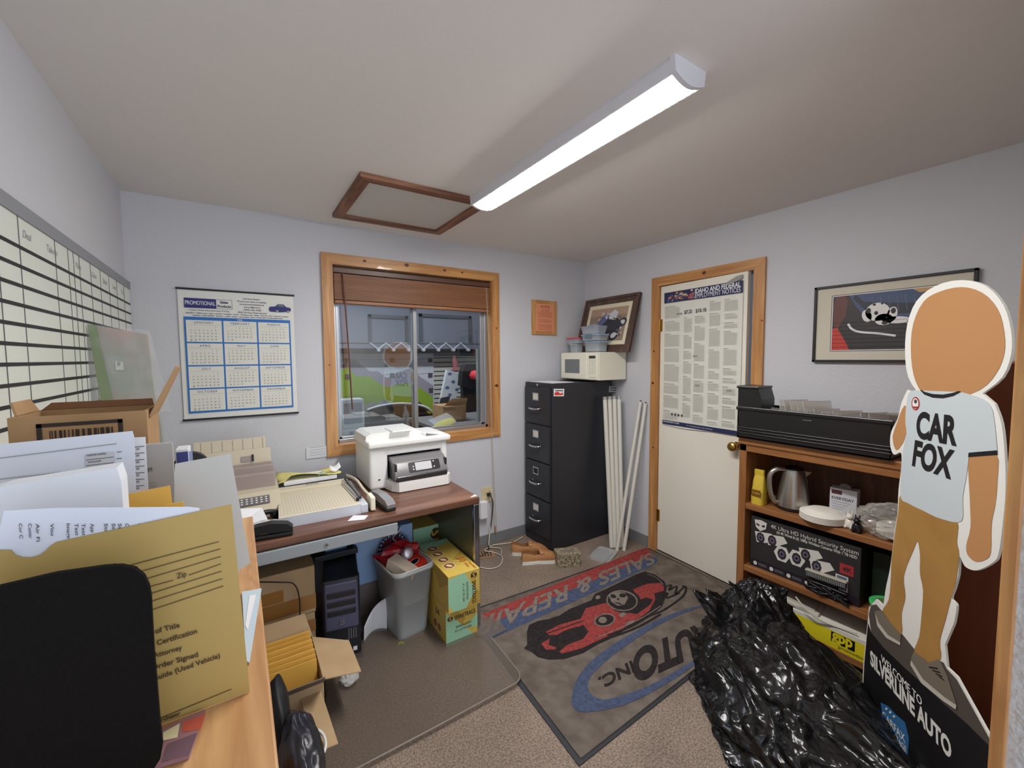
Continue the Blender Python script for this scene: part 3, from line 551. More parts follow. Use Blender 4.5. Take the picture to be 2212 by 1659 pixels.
# ---------------------------------------------------------------- printer
PW = mat('printer_white', (232,232,228), .35); PD = mat('printer_dark', (44,42,44), .25); PG = mat('printer_grey', (120,118,120), .3)
pr = thing('printer', 'white all-in-one printer with a tilted dark control panel', 'printer', (.835, 2.53, .74))
x0, x1, yf, ybk, zb = .60, 1.075, 2.40, 2.72, .745
b = MB()    # body shell with the opening left out
z1 = .985
b.box((x0, yf-.02, zb), (x0+.105, ybk, z1), PW, .018, 3); b.box((x1-.045, yf-.02, zb), (x1, ybk, z1), PW, .018, 3)
b.box((x0+.05, ybk-.06, zb), (x1-.02, ybk, z1), PW, .01); b.box((x0+.02, yf+.02, zb+.002), (x1-.02, ybk-.01, .80), PW, .006)
b.box((x0+.06, yf-.015, z1-.05), (x1-.03, ybk-.01, z1), PW, .008); b.build('body', pr)
b = MB(); b.box((x0+.10, yf+.14, .80), (x1-.044, yf+.16, z1-.045), PD); b.box((x0+.10, yf-.0, .80), (x0+.108, yf+.15, z1-.04), PD); b.box((x1-.052, yf-.0, .80), (x1-.044, yf+.15, z1-.04), PD); b.box((x0+.10, yf, z1-.054), (x1-.044, yf+.15, z1-.048), PD); b.build('cavity', pr)
b = MB()   # scanner lid and document feeder
lid = [(x0-.012, zb+.243),(x0-.012,1.03),(x0+.02,1.058),(x0+.30,1.058),(x0+.32,1.040),(x1+.005,1.034),(x1+.012,1.028),(x1+.012,1.012),(x0+.36,.997)]
b.box((x0-.010, yf-.045, .985), (x1+.012, ybk-.01, 1.022), PW, .012, 3)
b.prism([(x0-.004, 1.015),(x0+.0,1.045),(x0+.03,1.060),(x0+.30,1.062),(x0+.325,1.045),(x0+.33,1.015)], 0, .26, PW, frame((0, ybk-.02, 0), (1,0,0), (0,0,1)))
b.build('scanner_lid', pr)
b = MB(); b.box((x0+.14, yf+.0, 1.060), (x0+.26, yf+.16, 1.068), PW, .003); b.box((x0+.34, yf+.01, 1.0215), (x1-.01, yf+.2, 1.030), PW, .006); b.prism([(x0+.335,1.024),(x0+.335,1.040),(x0+.42,1.024)], 0, .002, PG, frame((0, yf-.02, 0), (1,0,0), (0,0,1))); b.build('feeder_tray', pr)
b = MB()   # curved control panel
cx0, cx1 = x0+.112, x1-.050
def cp(u, v):   # unused profile
    a = v*1.9; bul = .012*math.sin(math.pi*u)
    y = yf-.10-.028*math.sin(a*.75)-bul+v*.10; z = .800+v*.145-.03*max(0, v-.75)
    return (cx0+(cx1-cx0)*u, y+.02, z)
b.prism([(-.098,.797),(-.118,.803),(-.128,.822),(-.122,.845),(-.095,.895),(-.070,.912),(-.02,.922),(.08,.926),(.08,.797)], -(cx1-cx0)/2, (cx1-cx0)/2, PG, frame(((cx0+cx1)/2, yf, 0), (0,1,0), (0,0,1)), side=PG, smooth=True); b.box((cx0+.002, yf-.131, .800), (cx1-.002, yf-.10, .832), PD, .010, 3); b.box((cx0-.001, yf-.115, .802), (cx0+.014, yf+.02, .90), PD, .004); b.box((cx1-.014, yf-.115, .802), (cx1+.001, yf+.02, .90), PD, .004); b.build('control_panel', pr)
KP = frame((cx0+.085, yf-.1225, .846), (1, 0, 0), (0, .027, .05))
b = MB(); b.prism(rr(.185, .056, .006, cx=.090, cy=.028), 0, .004, PD, KP); b.prism(rr(.098, .046, .003, cx=.083, cy=.028), .0045, .0045, mat('screen_grey', (196,198,200), .2), KP)
for q in ((.022,.014),(.022,.03),(.146,.014),(.146,.046)): b.prism(ell(q[0], q[1], .004, .004, 10), .0046, .0046, PAPER, KP)
b.build('touch_screen', pr)
b = MB(); b.prism([(x0+.085,0),(x0+.10,-.085),(x0+.13,-.125),(x1-.05,-.13),(x1-.025,-.10),(x1-.015,0)], zb-.745+.0, .055, PW, Matrix.Translation((0, yf-.005, .745))); b.build('paper_tray', pr)
b = MB(); b.box((x0+.045, yf-.0215, .80), (x0+.058, yf-.0195, .806), BLACK); b.build('port', pr)
b = MB(); b.box((x1-.03, yf-.0215, .79), (x1-.02, yf-.0195, .80), BLACK); b.build('port', pr)
# ---------------------------------------------------------------- paper trimmer
tr = thing('paper_trimmer', 'cream guillotine paper trimmer with a ruled bed on the walnut desk', 'paper trimmer', (.34, 2.28, .74)); CRM = mat('trimmer_cream', (212,203,180), .5); CRG = mat('trimmer_front', (200,204,214), .45)
TM = T(.128, 2.085, .74, rz=-.035) @ Matrix.Diagonal((.86, 1, 1, 1))
b = MB(TM); bed = [(0,0),(.41,0),(.44,.50),(.01,.50)]
b.prism([(0,0),(.405,0),(.405,.46),(.02,.46)], .0, .048, CRM, side=CRG)
b.box((.006,.385,.046),(.405,.46,.062), CRM, .004)
RL = mat('trimmer_rule', (188,177,150), .6)
for k in range(25): b.box((.014+k*.0153, .02, .0482), (.0150+k*.0153, .375, .0486), RL)
for k in range(40): b.box((.014+k*.0096, .40, .0622), (.0148+k*.0096, .415, .0626), RL)
b.rect(.008, .002, .40, .010, .0485, mat('cream_edge', (240,234,206), .5)); b.text('BOSTON', .02, DKINK, T(.21, .428, .0628), bold=.03, align='CENTER', width=.075); b.build('cutting_bed', tr)
b = MB(TM); b.box((.405,.0,0),(.445,.46,.044), CRG, .004); b.tube([(.43,.47,.072),(.45,.30,.085),(.455,.15,.075),(.47,.055,.06)], .013, CRM, n=8, flat=.6); b.box((.458,-.005,.005),(.485,.085,.072), mat('cream_edge'), .005); b.build('cutting_arm', tr)
b = MB(TM); 
for k in range(3): b.tube([(.385+k*.013,.40,.070),(.40+k*.013,.06,.060)], .0035, [CHROME, BLACK, CHROME][k], n=6, sub=0)
b.cyl((.40,.055,.03),(.40,.055,.066), .008, BLACK); b.cyl((.428,.10,.04),(.428,.10,.064), .007, BLACK); b.build('blade_guard', tr)
b = MB(); b.quad((.40,2.01,.7412),(.47,1.985,.7412),(.50,2.03,.7412),(.44,2.07,.7412), PAPER); b.quad((.40,2.01,.741),(.44,2.07,.741),(.50,2.03,.741),(.47,1.985,.741), PAPER); b.build('paper_scrap', label='white paper corner sticking out under the trimmer', cat='paper')
# ---------------------------------------------------------------- hole punch and stapler
def punch(nm, M, L, lab, top, cat):
    t = thing(nm, lab, cat, M.translation, M.to_euler().z)
    b = MB(M); b.box((0,-.025,0),(L,.025,.018), BLACK, .006); b.build('base', t)
    b = MB(M); b.prism([(0,.018),(L*.97,.030),(L,.048),(L*.9,.058),(L*.5,.064),(L*.12,.052),(0,.034)], -.022, .022, top, frame((0,0,0),(1,0,0),(0,0,1))); b.build('handle', t)
    b = MB(M); b.cyl((L*.1,-.02,.012),(L*.1,.02,.012), .006, CHROME, n=10); b.build('pivot', t)
    b = MB(M); b.box((L*.55,-.012,.018),(L*.8,.012,.034), CHROME, .002); b.build('mechanism', t); return t
punch('hole_punch', T(.607, 2.015, .741, rz=1.68), .235, 'long black hole punch with a grey handle between trimmer and printer', PG, 'hole punch')
punch('stapler', T(.175, 2.00, .741, rz=math.pi-.12), .155, 'black stapler on the front left edge of the walnut desk', BLACK, 'stapler')
# ---------------------------------------------------------------- fax machine
fx = thing('fax_machine', 'beige fax machine with a ribbed paper tray at the left of the desk', 'fax machine', (.0, 2.5, .74)); BG = mat('fax_beige', (206,196,172), .5); BG2 = mat('fax_taupe', (160,146,140), .5)
b = MB(); b.prism([(2.28,.74),(2.28,.775),(2.40,.835),(2.62,.85),(2.62,.74)], -.20, .155, BG, frame((0,0,0),(0,1,0),(0,0,1))); b.build('body', fx)
S = Vector((0,.72,.69)).normalized()
b = MB(); K = frame((-.18, 2.30, .790), (1,0,0), (0, .12, .06)); b.prism(rr(.17,.055,.004,cx=.205,cy=.045), 0, .002, mat('keypad_grey', (112,108,108), .5), K)
for i in range(8):
    for j in range(3): b.prism(ell(.135+i*.02, .03+j*.015, .005, .004, 8), .003, .003, PAPER, K)
b.text('PANAFAX', .012, mat('fax_red', (190,90,70), .5), K @ Matrix.Translation((.26, .10, .004))) if 0 else None
b.build('keypad', fx)
b = MB(); b.box((-.19,2.46,.83),(.145,2.56,.915), BG2, .008); b.box((-.19,2.50,.90),(.14,2.58,.945), BG2, .006); b.build('rear_cover', fx)
b = MB(); K = frame((-.20, 2.60, .93), (1,0,0), (0,.12,.6)); b.box((0,0,0),(.335,.085,.012), BG, .003, M=K); b.box((0,.05,-.02),(.315,.145,-.008), BG, .003, M=K)
for k in range(7): b.box((.03+k*.045,.055,-.009),(.033+k*.045,.14,-.007), BG2, M=K)
b.box((.20,.02,.012),(.25,.05,.016), BG2, M=K); b.box((.248,.02,.012),(.257,.055,.022), BLACK, M=K); b.build('paper_tray', fx)
# phone handset, envelopes, bag next to the stapler
b = MB(); K = T(.035, 2.215, .745, rz=.35, s=.72)
b.tube([(-.02,0,.02),(.03,0,.045),(.10,0,.045),(.15,0,.02)], [.022,.016,.016,.024], BLACK, n=12, M=K); b.box((.11,-.02,0),(.16,.03,.035), BLACK, .008, M=K); b.build('telephone_handset', label='black telephone handset lying beside the trimmer', cat='telephone')
b = MB(); K = T(-.04, 2.09, .742, rz=.25)
for k in range(5): b.quad((0,-.02+k*.01,.002+.006*k),(.14,-.02+k*.012,.003+.007*k),(.15,.09+k*.01,.004+.013*k),(.02,.09+k*.01,.02+.016*k), PAPER, M=K); b.quad((0,-.02+k*.01,.001+.006*k),(.02,.09+k*.01,.019+.016*k),(.15,.09+k*.01,.003+.013*k),(.14,-.02+k*.012,.002+.007*k), PAPER, M=K)
b.build('envelope_stack', label='loose white envelopes between fax and stapler', cat='envelope')
random.seed(3)
def crumple(nm, c, r, m_, lab, cat, sx=1, sy=1, sz=1, amp=.35, sub=4, seed=0, fr=2.2, pw=1, flo=None, parent=None, rz=0, smooth=False, fold=False):
    bm = bmesh.new(); bmesh.ops.create_icosphere(bm, subdivisions=sub, radius=1); C_ = Vector(c)
    for v in bm.verts:
        d = v.co.normalized(); n = noise.noise(d*fr+Vector((seed,0,0)))
        if fold: n = (1-abs(noise.noise(d*fr+Vector((seed,5,0))))*2.2)*.7+.35*(1-abs(noise.noise(d*fr*2.3+Vector((seed,9,0))))*2)
        q = d*(1+amp*n); q = Vector((q.x*sx*r, q.y*sy*r, q.z*sz*r)); q.rotate(Matrix.Rotation(rz, 3, 'Z')); v.co = C_+q
        if flo is not None and v.co.z < flo: v.co.z = flo+.001*random.random()
    b = MB(); b.bm(bm, m_, smooth=smooth); return b.build(nm, parent, label=lab, cat=cat)
crumple('plastic_pouch', (.075, 2.075, .768), .05, mat('clear_film', (226,226,222), .12, alpha=.45, spec=.8), 'crumpled clear plastic pouch behind the stapler', 'pouch', 1.3, .8, .45, seed=2, flo=.742)
# paper pile with the yellow sheet
pp = thing('paper_pile', 'pile of letters topped by a pale yellow sheet behind the trimmer', 'paper', (.33, 2.66, .74))
b = MB(); b.box((.17,2.57,.742),(.47,2.70,.80), mat('letter_tray_dark', (52,54,58), .5), .004); b.box((.19,2.56,.80),(.46,2.715,.822), PAPER, .002); b.build('letters', pp)
b = MB(); b.grid(lambda u,v: (.16+.32*u+.01*math.sin(9*v), 2.56+.17*v, .830+.014*math.sin(5*u+2*v)+.012*(1-v)*(-1 if u < .2 else 1)), 10, 6, mat('pale_yellow', (228,220,140), .7)); b.build('yellow_sheet', pp, solid=.002)
b = MB(); b.grid(lambda u,v: (.43+.06*u, 2.57+.05*v+.03*u, .832+.04*abs(u-.45)+.02*v), 6, 3, PAPER); b.grid(lambda u,v: (.36+.07*u, 2.56+.03*v, .826+.02*math.sin(4*u)), 5, 2, mat('green_receipt', (170,196,180), .7)); b.build('receipts', pp, solid=.0015)
# ---------------------------------------------------------------- below the desk
CART = mat('carton_tan', (190,162,124), .8, noise=((176,148,110), 5, 3)); TAPE = mat('packing_tape', (158,112,60), .2, coat=.6)
for (lab, z0, z1, xx) in (('tan taped carton under the desk, topmost of two', .27, .50, .275), ('tan carton under the desk at the bottom of the stack', 0, .268, .27)):
    cn = thing('shipping_carton', lab, 'carton', (.1, 2.35, z0))
    b = MB(); b.box((-.12, 2.17, z0), (xx, 2.52, z1), CART, .004); b.build('box', cn)
    b = MB(); b.box((-.121, 2.1685, z0+.02 if z0 else z1-.09), (xx+.0015, 2.17, z0+.09 if z0 else z1-.03), TAPE); b.box((.0, 2.1678, (z0+z1)/2-.02), (.14, 2.17, z1-.08), TAPE) if z0 else b.box((.02, 2.1678, .02), (.19, 2.17, .17), TAPE); b.build('tape', cn)
cable('thin_black_cable', [(.03,2.15,.50),(.12,2.12,.485),(.18,2.115,.46),(.20,2.11,.38),(.19,2.10,.28),(.14,2.10,.20),(.09,2.10,.19),(.055,2.10,.24),(.05,2.11,.30)], .003, BKC, 'thin black cable dangling over the stacked cartons')
tw = thing('computer_tower', 'dark blue grey computer tower standing under the desk', 'computer', (.36, 2.3, 0)); TB = mat('tower_black', (30,30,36), .45); TBL = mat('tower_bluegrey', (84,84,108), .4)
KT = T(.305, 2.155, 0, rz=-.18)
b = MB(KT); b.box((0,.03,.012),(.165,.40,.41), TB, .006); b.build('case', tw)
b = MB(KT); b.prism([(0,.0),(.0,.385),(.03,.415),(.06,.415),(.06,0)], .0, .165, TB, frame((0,.055,.0),(0,-1,0),(0,0,1)) @ Matrix.Identity(4)) if 0 else b.box((-.003,-.012,.015),(.168,.05,.418), TB, .012, 3)
b.build('front_bezel', tw)
b = MB(KT); b.box((.006,-.022,.165),(.159,.0,.405), TBL, .010, 3); b.build('upper_panel', tw)
for zz in (.345, .300, .255): b = MB(KT); b.box((.018,-.026,zz-.014),(.147,-.012,zz+.014), TB, .003); b.build('drive_bay', tw)
b = MB(KT); b.cyl((.082,-.028,.205),(.082,-.018,.205), .012, CHROME, n=20); b.cyl((.082,-.029,.205),(.082,-.026,.205), .007, TBL, n=16); b.build('power_button', tw)
b = MB(KT); b.box((.130,-.0135,.04),(.148,-.0115,.06), PAPER); b.build('sticker', tw)
b = MB(KT); b.box((.05,-.0135,.10),(.11,-.0115,.104), PG)
for k in range(4): b.box((.11+k*.011,-.0135,.105),(.114+k*.011,-.0115,.16), PG)
b.build('badge', tw)
b = MB(KT); b.box((-.008,-.025,.0),(.173,.40,.014), TB, .006); b.build('base_foot', tw)
b = MB(); b.box((.515,2.44,0),(.86,2.715,.204), mat('grey_carton', (132,118,112), .8), .004); b.build('grey_carton', label='plain grey carton under the coffee box', cat='carton')
cf = thing('coffee_box', 'pale blue box with a round coffee badge under the desk', 'box', (.68,2.56,.206)); CBX = mat('coffee_blue', (150,182,222), .6)
KC = T(.508, 2.412, .206, rz=.02)
b = MB(KC); b.box((0,0,0),(.345,.30,.29), CBX, .003); b.build('box', cf)
b = MB(KC); q = frame((.222,-.001,.168),(1,0,0),(0,0,1)); MR = mat('maroon', (120,30,50), .5)
b.prism(ell(0,0,.098,.098,36), .0004,.0004, NAVY, q); b.prism(ell(0,0,.094,.094,36), .0008,.0008, mat('coffee_white',(214,224,236),.6), q); b.prism(ell(0,0,.091,.091,36), .0010,.0010, NAVY, q); b.prism(ell(0,0,.066,.066,36), .0014,.0014, MR, q)
for k, ch_ in enumerate('TREASURE VALLEY'):
    a = math.radians(205-k*230/14); b.text(ch_, .021, mat('coffee_white'), q @ Matrix.Rotation(a-math.pi/2, 4, 'Z') @ Matrix.Translation((0, .070, .0016)), bold=.03, align='CENTER')
b.text('COFFEE', .022, mat('coffee_white'), q @ Matrix.Translation((0,-.053,.0018)), bold=.03, align='CENTER'); b.prism(ell(0,-.015,.042,.012,20,.2), .0018,.0018, mat('coffee_white'), q)
b.stroke([q @ Vector(p) for p in ((-.01,.01,.002),(.015,.03,.002),(-.005,.06,.002),(.03,.09,.002),(.045,.12,.002))], .012, NAVY, .0, Vector((0,-1,0))); b.stroke([q @ Vector(p) for p in ((-.004,.012,.0022),(.02,.03,.0022),(0,.06,.0022),(.035,.09,.0022),(.047,.115,.0022))], .005, mat('coffee_white'), .0005, Vector((0,-1,0)))
b.text('Treasure Valley Coffee, Inc.', .012, DKINK, q @ Matrix.Translation((-.06,-.14,.001))); b.build('coffee_badge', cf)
b = MB(); b.grid(lambda u,v: (.50+.13*u, 2.20-.02*v+.06*math.sin(2.6*u), .002+.20*v*(.35+.65*u)+.03*(1-u)*v), 10, 8, PAPER); b.build('curled_sheet', label='curled white sheet of paper beside the waste bin', cat='paper', solid=.002)
b = MB(); b.box((.36,2.40,.45),(.47,2.44,.66), mat('blue_folder', (96,136,176), .5), .003); b.box((.30,2.36,.42),(.52,2.46,.45), TB, .003); b.build('blue_folder', label='blue grey folder standing on the computer tower', cat='folder')
# waste bin
BIN = mat('bin_grey', (158,162,162), .45); KB = T(.722, 2.212, 0, rz=.14) @ Matrix.Diagonal((.87, .86, 1, 1))
wb_ = thing('waste_bin', 'grey plastic waste bin full of rubbish under the desk', 'waste bin', (.722,2.212,0), .14)
def bin_ring(w, h, z, r): return [(x, y, z) for x, y in rr(w, h, r, 5)]
rings = [bin_ring(.185,.26,.0,.035), bin_ring(.20,.275,.08,.04), bin_ring(.255,.345,.365,.05), bin_ring(.272,.362,.368,.052), bin_ring(.272,.362,.385,.052), bin_ring(.252,.342,.385,.048), bin_ring(.195,.27,.03,.035)]
b = MB(KB); vs = [p for r in rings for p in r]; n = len(rings[0])
b.add(vs, [(j*n+i, j*n+(i+1)%n, (j+1)*n+(i+1)%n, (j+1)*n+i) for j in range(len(rings)-1) for i in range(n)], BIN, smooth=True); b.add(rings[0], [tuple(range(n))[::-1]], BIN); b.add(rings[-1], [tuple(range(n))], BIN); b.build('bin', wb_)
b = MB(KB); fl = mat('clear_film')
b.grid(lambda u,v: (.139*math.cos(6.283*u)*(1+.03*math.sin(40*u)), .184*math.sin(6.283*u)*(1+.03*math.cos(31*u)), .30+.093*v+.008*math.sin(23*u)), 60, 4, fl) if 0 else None
b.tube([(-.125,-.15,.388),(0,-.178,.392),(.125,-.15,.389),(.136,0,.391),(.12,.15,.389),(0,.176,.39),(-.12,.15,.39),(-.136,0,.391)], .006, fl, n=6, closed=True); b.build('bin_liner', wb_)
RB = mat('red_card', (214,52,38), .4); 
b = MB(KB); b.box((-.085,-.11,.02),(.085,.11,.31), mat('rubbish_dark', (84,52,52), .8), .02); b.build('rubbish_fill', label='dark rubbish filling the bin', cat='rubbish')
bm_ = KB @ T(-.035,-.055,.345, rz=.5, rx=.35)
b = MB(bm_); b.box((-.05,-.10,0),(.04,.09,.055), mat('white_card_box', (214,196,176), .6), .002); b.box((-.048,-.1005,.002),(.038,-.0995,.053), RB); b.build('cracker_box', label='white and red carton lying left in the waste bin', cat='carton')
b = MB(KB @ T(.04,-.055,.34, rz=.35, rx=.2)); b.box((-.085,-.05,.012),(.085,.05,.042), RB, .002); b.prism(ell(0,0,.05,.02,20,.15), .0425,.0425, PAPER); b.prism(ell(0,0,.047,.017,20,.15), .043,.043, BLACK); b.text('Pizza', .02, PAPER, T(-.025,-.007,.0315)) if 0 else None; b.build('red_snack_box', label='bright red snack box on top of the waste bin', cat='box')
b = MB(KB @ T(.02,-.005,.415, rz=-.15, rx=1.1)); b.lathe([(.030,-.055),(.033,-.052),(.033,.048),(.027,.055),(.0,.052)], mat('tin_metal', (186,176,184), .3, metal=.7), n=24); b.lathe([(.0,-.054),(.026,-.053),(.030,-.055)], CHROME, n=24); b.build('tin_can', label='dented silver drinks can in the waste bin', cat='can')
crumple('red_wrapper', KB @ Vector((.015,.09,.38)), .105, mat('deep_red', (168,24,36), .4), 'crumpled dark red wrapper at the back of the waste bin', 'wrapper', 1.15, .55, .65, amp=.5, sub=3, seed=4)
# rag boxes
YEL = mat('rag_yellow', (212,184,88), .5); YEL2 = mat('rag_gold', (184,154,68), .5); MNT = mat('rag_mint', (158,206,172), .5); RAGD = mat('rag_dark', (70,50,30), .5)
def swirl(b, q, s, m_):
    b.prism(ell(0,0,s,s*.95,24), .0008,.0008, m_, q); b.stroke([q @ Vector((x*s,y*s,.0012)) for x,y in ((.6,.75),(-.3,.4),(.3,-.4),(-.6,-.75))], s*.28, YEL, .0004, (q.to_3x3() @ Vector((0,0,1))).normalized())
def ragbox(M, lab, vert=False, w=.182, d=.42, h=.195):
    t = thing('rag_box', lab, 'box', M.translation, 0, 'rag boxes beside the waste bin')
    b = MB(M); b.box((0,0,0),(w,d,h), YEL, .002); b.build('box', t)
    b = MB(M); f = frame((0,-.0006,0),(1,0,0),(0,0,1)) if not vert else frame((0,-.0006,h),(0,0,-1),(1,0,0)); W, H = (w,h) if not vert else (h,w)
    b.prism([(0,0),(W*.95,0),(W*.42,H*.55),(0,H*.92)], 0,.0002, MNT, f) ; b.prism([(W,H*.25),(W,H*.62),(W*.55,H*.35)], .0003,.0003, MNT, f); b.prism([(0,H),(W*.5,H*.45),(W*.62,H*.6),(W*.25,H)], .0003,.0003, YEL2, f)
    if vert: f2 = f
    else: f2 = f
    b.text('SMARTRAGS', .034, RAGD, f2 @ Matrix.Translation((W*.26, H*.66, .0012)), bold=.03, width=W*.68); swirl(b, f2 @ Matrix.Translation((W*.13, H*.73, 0)), W*.085, RAGD)
    b.text('SEAMLESS EDGES', .017, RAGD, f2 @ Matrix.Translation((W*.30, H*.42, .0012)), bold=.02, width=W*.5); b.text('16" x 16" 275 GSM', .017, RAGD, f2 @ Matrix.Translation((W*.26, H*.31, .0012)), bold=.02, width=W*.52)
    b.build('front_print', t)
    if not vert:
        b = MB(M); f = frame((-.0006,d,0),(0,-1,0),(0,0,1)); b.prism([(0,0),(d*.3,0),(d*.05,h*.6),(0,h*.6)], .0002,.0002, YEL2, f); b.text('50', .05, RAGD, f @ Matrix.Translation((d-.13, h*.62, .0008)), bold=.02)
        for k in range(2): q = f @ Matrix.Translation((d-.085-k*.052, h*.32, 0)); b.prism(ell(0,0,.028,.028,6), .0004,.0004, mat('hex_cream',(238,226,180),.6), q); b.prism(ell(0,0,.024,.024,6), .0007,.0007, mat('hex_brown',(150,84,50),.6), q)
        b.build('side_print', t)
    return t
mat('rag_orange',(196,110,40),.5); mat('hex_cream',(238,226,180),.6); mat('hex_brown',(150,84,50),.6)
ragbox(T(.848, 1.935, 0, rz=.0), 'yellow and mint rag box on the carpet, lowest of the stack', d=.30)
# the upper box is set on edge, so its front print runs downwards
t = thing('rag_box', 'yellow and mint rag box stacked on the other, lettering sideways', 'box', (.965,2.15,.2), 0, 'rag boxes beside the waste bin'); w, d, h = .180, .43, .19; M = T(.846, 1.895, .200, rz=-.01)
b = MB(M); b.box((0,0,0),(w,d,h), YEL, .002); b.build('box', t)
b = MB(M); f = frame((0,-.0006,0),(1,0,0),(0,0,1)); b.prism([(.0,.0),(w*.55,0),(w*.85,h*.42),(w*.5,h),(0,h*.93)], 0,.0002, MNT, f); b.prism([(w*.55,0),(w,.0),(w,h*.35),(w*.85,h*.42)], 0,.0002, YEL2, f); b.prism([(w*.0,0),(w*.13,0),(w*.06,h*.18),(0,h*.12)], .0003,.0003, YEL, f)
f2 = frame((w*.74,-.0012,h*.70),(0,0,-1),(1,0,0)); b.text('SMARTRAGS', .034, RAGD, f2, bold=.03, width=h*.64); swirl(b, frame((w*.80,-.0008,h*.85),(1,0,0),(0,0,1)), .018, RAGD); f3 = frame((w*.56,-.0012,h*.72),(0,0,-1),(1,0,0)); b.text('SEAMLESS EDGES', .016, RAGD, f3, bold=.02, width=h*.5); b.text('16" x 16" 275 GSM', .016, RAGD, frame((w*.44,-.0012,h*.72),(0,0,-1),(1,0,0)), bold=.02, width=h*.5); b.build('front_print', t)
b = MB(M); f = frame((0,d,h+.0006),(0,-1,0),(1,0,0)); b.prism([(0,0),(d*.25,0),(d*.1,w),(0,w)], .0002,.0002, MNT, f); b.prism([(d*.45,w),(d*.62,w*.55),(d*.80,w)], .0002,.0002, YEL2, f)
for k in range(4): q = f @ Matrix.Translation((.09+k*.078, w*.30, 0)); b.prism(ell(0,0,.036,.036,6), .0004,.0004, mat('hex_cream'), q); b.prism(ell(0,0,.031,.031,6), .0007,.0007, mat('hex_brown'), q); b.prism(ell(0,0,.020,.010,10,.6), .001,.001, mat('hex_cream'), q)
b.text('50', .062, mat('rag_orange'), f @ Matrix.Translation((d-.165, w*.66, .0008)), bold=.02); b.text('MICROFIBER', .016, mat('rag_orange'), f @ Matrix.Translation((d-.088, w*.86, .0008)), bold=.03, width=.08); b.text('TOWELS', .016, mat('rag_orange'), f @ Matrix.Translation((d-.088, w*.73, .0008)), bold=.03, width=.05); b.build('top_print', t)
b = MB(M); f = frame((-.0006,d,0),(0,-1,0),(0,0,1)); b.prism([(d*.5,h),(d*.75,h*.45),(d,h*.8),(d,h)], .0002,.0002, YEL2, f); b.build('side_print', t)
ragbox(T(.875, 2.47, 0), 'yellow and mint rag box standing on end behind the others', vert=True, w=.20, d=.19, h=.43)
b = MB(); b.tube([at(*q, z=.006) for q in ((861,1392),(866,1388),(872,1390))], .006, mat('earplug', (214,232,40), .6), n=8); b.build('foam_earplug', label='tiny yellow green foam plug on the floor mat', cat='earplug')
# ---------------------------------------------------------------- filing cabinet
FB = mat('cabinet_black', (40,41,46), .38, spec=.5); fc = thing('filing_cabinet', 'tall black four drawer filing cabinet in the corner', 'filing cabinet', (2.30, 2.64, 0))
fx0, fx1, fy0, fy1, fz = 1.965, 2.60, 2.465, 2.815, 1.293
b = MB(); b.box((fx0+.004, fy0, .0), (fx1, fy1, fz), FB, .004); b.build('body', fc)
dh = (fz-.115)/4
for k in range(4):
    z0 = .085+k*dh
    b = MB(); b.box((fx0-.012, fy0+.014, z0+.004), (fx0+.01, fy1-.014, z0+dh-.006), FB, .003); dw = b.build('drawer', fc)
    ym = (fy0+fy1)/2+.01
    b = MB(); b.box((fx0-.016, ym-.038, z0+.185), (fx0-.012, ym+.038, z0+.245), CHROME, .001); b.box((fx0-.0165, ym-.029, z0+.194), (fx0-.0155, ym+.029, z0+.236), BLACK if k == 1 else mat('card_cream', (214,210,196), .6)); b.build('label_holder', dw)
    b = MB(); b.tube([(fx0-.012, ym-.062, z0+.125), (fx0-.038, ym-.050, z0+.122), (fx0-.044, ym, z0+.120), (fx0-.038, ym+.050, z0+.122), (fx0-.012, ym+.062, z0+.125)], .0085, CHROME, n=8); b.build('handle', dw)
b = MB(); b.cyl((fx0-.006, (fy0+fy1)/2, fz-.018), (fx0+.006, (fy0+fy1)/2, fz-.018), .010, CHROME, n=14); b.build('lock', fc)
b = MB(); S1 = [at(*q, y=fy0-.0008) for q in ((1196,840),(1219,840),(1218,856),(1196,856))]; b.decal3(S1, PAPER, .0004); b.decal3([at(*q, y=fy0-.0008) for q in ((1198,848),(1205,846),(1210,850),(1216,848),(1216,853),(1198,854))], RB, .001); b.decal3([at(*q, y=fy0-.0008) for q in ((1199,843),(1216,843),(1216,845),(1199,845))], DKINK, .001); b.build('sticker', fc)
b = MB(); b.decal3([at(*q, y=fy0-.0008) for q in ((1316,834),(1334,834),(1333,847),(1315,847))], mat('sticker_grey', (170,172,176), .5), .0004)
for r in range(2): b.decal3([at(*q, y=fy0-.0008) for q in ((1318,837+r*5),(1332,837+r*5),(1332,839+r*5),(1318,839+r*5))], DKINK, .001)
b.build('sticker', fc)
b = MB(); b.box((1.99,2.49,fz),(2.20,2.78,fz+.003), PAPER); b.build('paper_on_cabinet', label='white sheet lying on top of the black cabinet', cat='paper')
# ---------------------------------------------------------------- microwave
MWW = mat('microwave_cream', (232,230,212), .35); mz0, mz1 = fz+.006, 1.528
mw = thing('microwave', 'cream microwave oven on top of the black cabinet', 'microwave', (2.47, 2.56, fz)); mx0, mx1, my0, my1 = 2.325, 2.63, 2.34, 2.775
b = MB(); b.box((mx0, my0, mz0+.008), (mx1, my1, mz1), MWW, .006, 3); b.build('case', mw)
b = MB(); b.box((mx0-.016, my0+.115, mz0+.012), (mx0+.002, my1-.002, mz1-.004), MWW, .008, 3); dr = b.build('door', mw)
b = MB(); b.box((mx0-.0175, my0+.20, mz0+.060), (mx0-.014, my1-.055, mz1-.055), mat('microwave_window', (118,120,122), .2), .004, 3); b.build('window', dr)
b = MB(); b.box((mx0-.016, my0+.002, mz0+.012), (mx0+.002, my0+.112, mz1-.004), MWW, .006, 3); b.build('control_panel', mw)
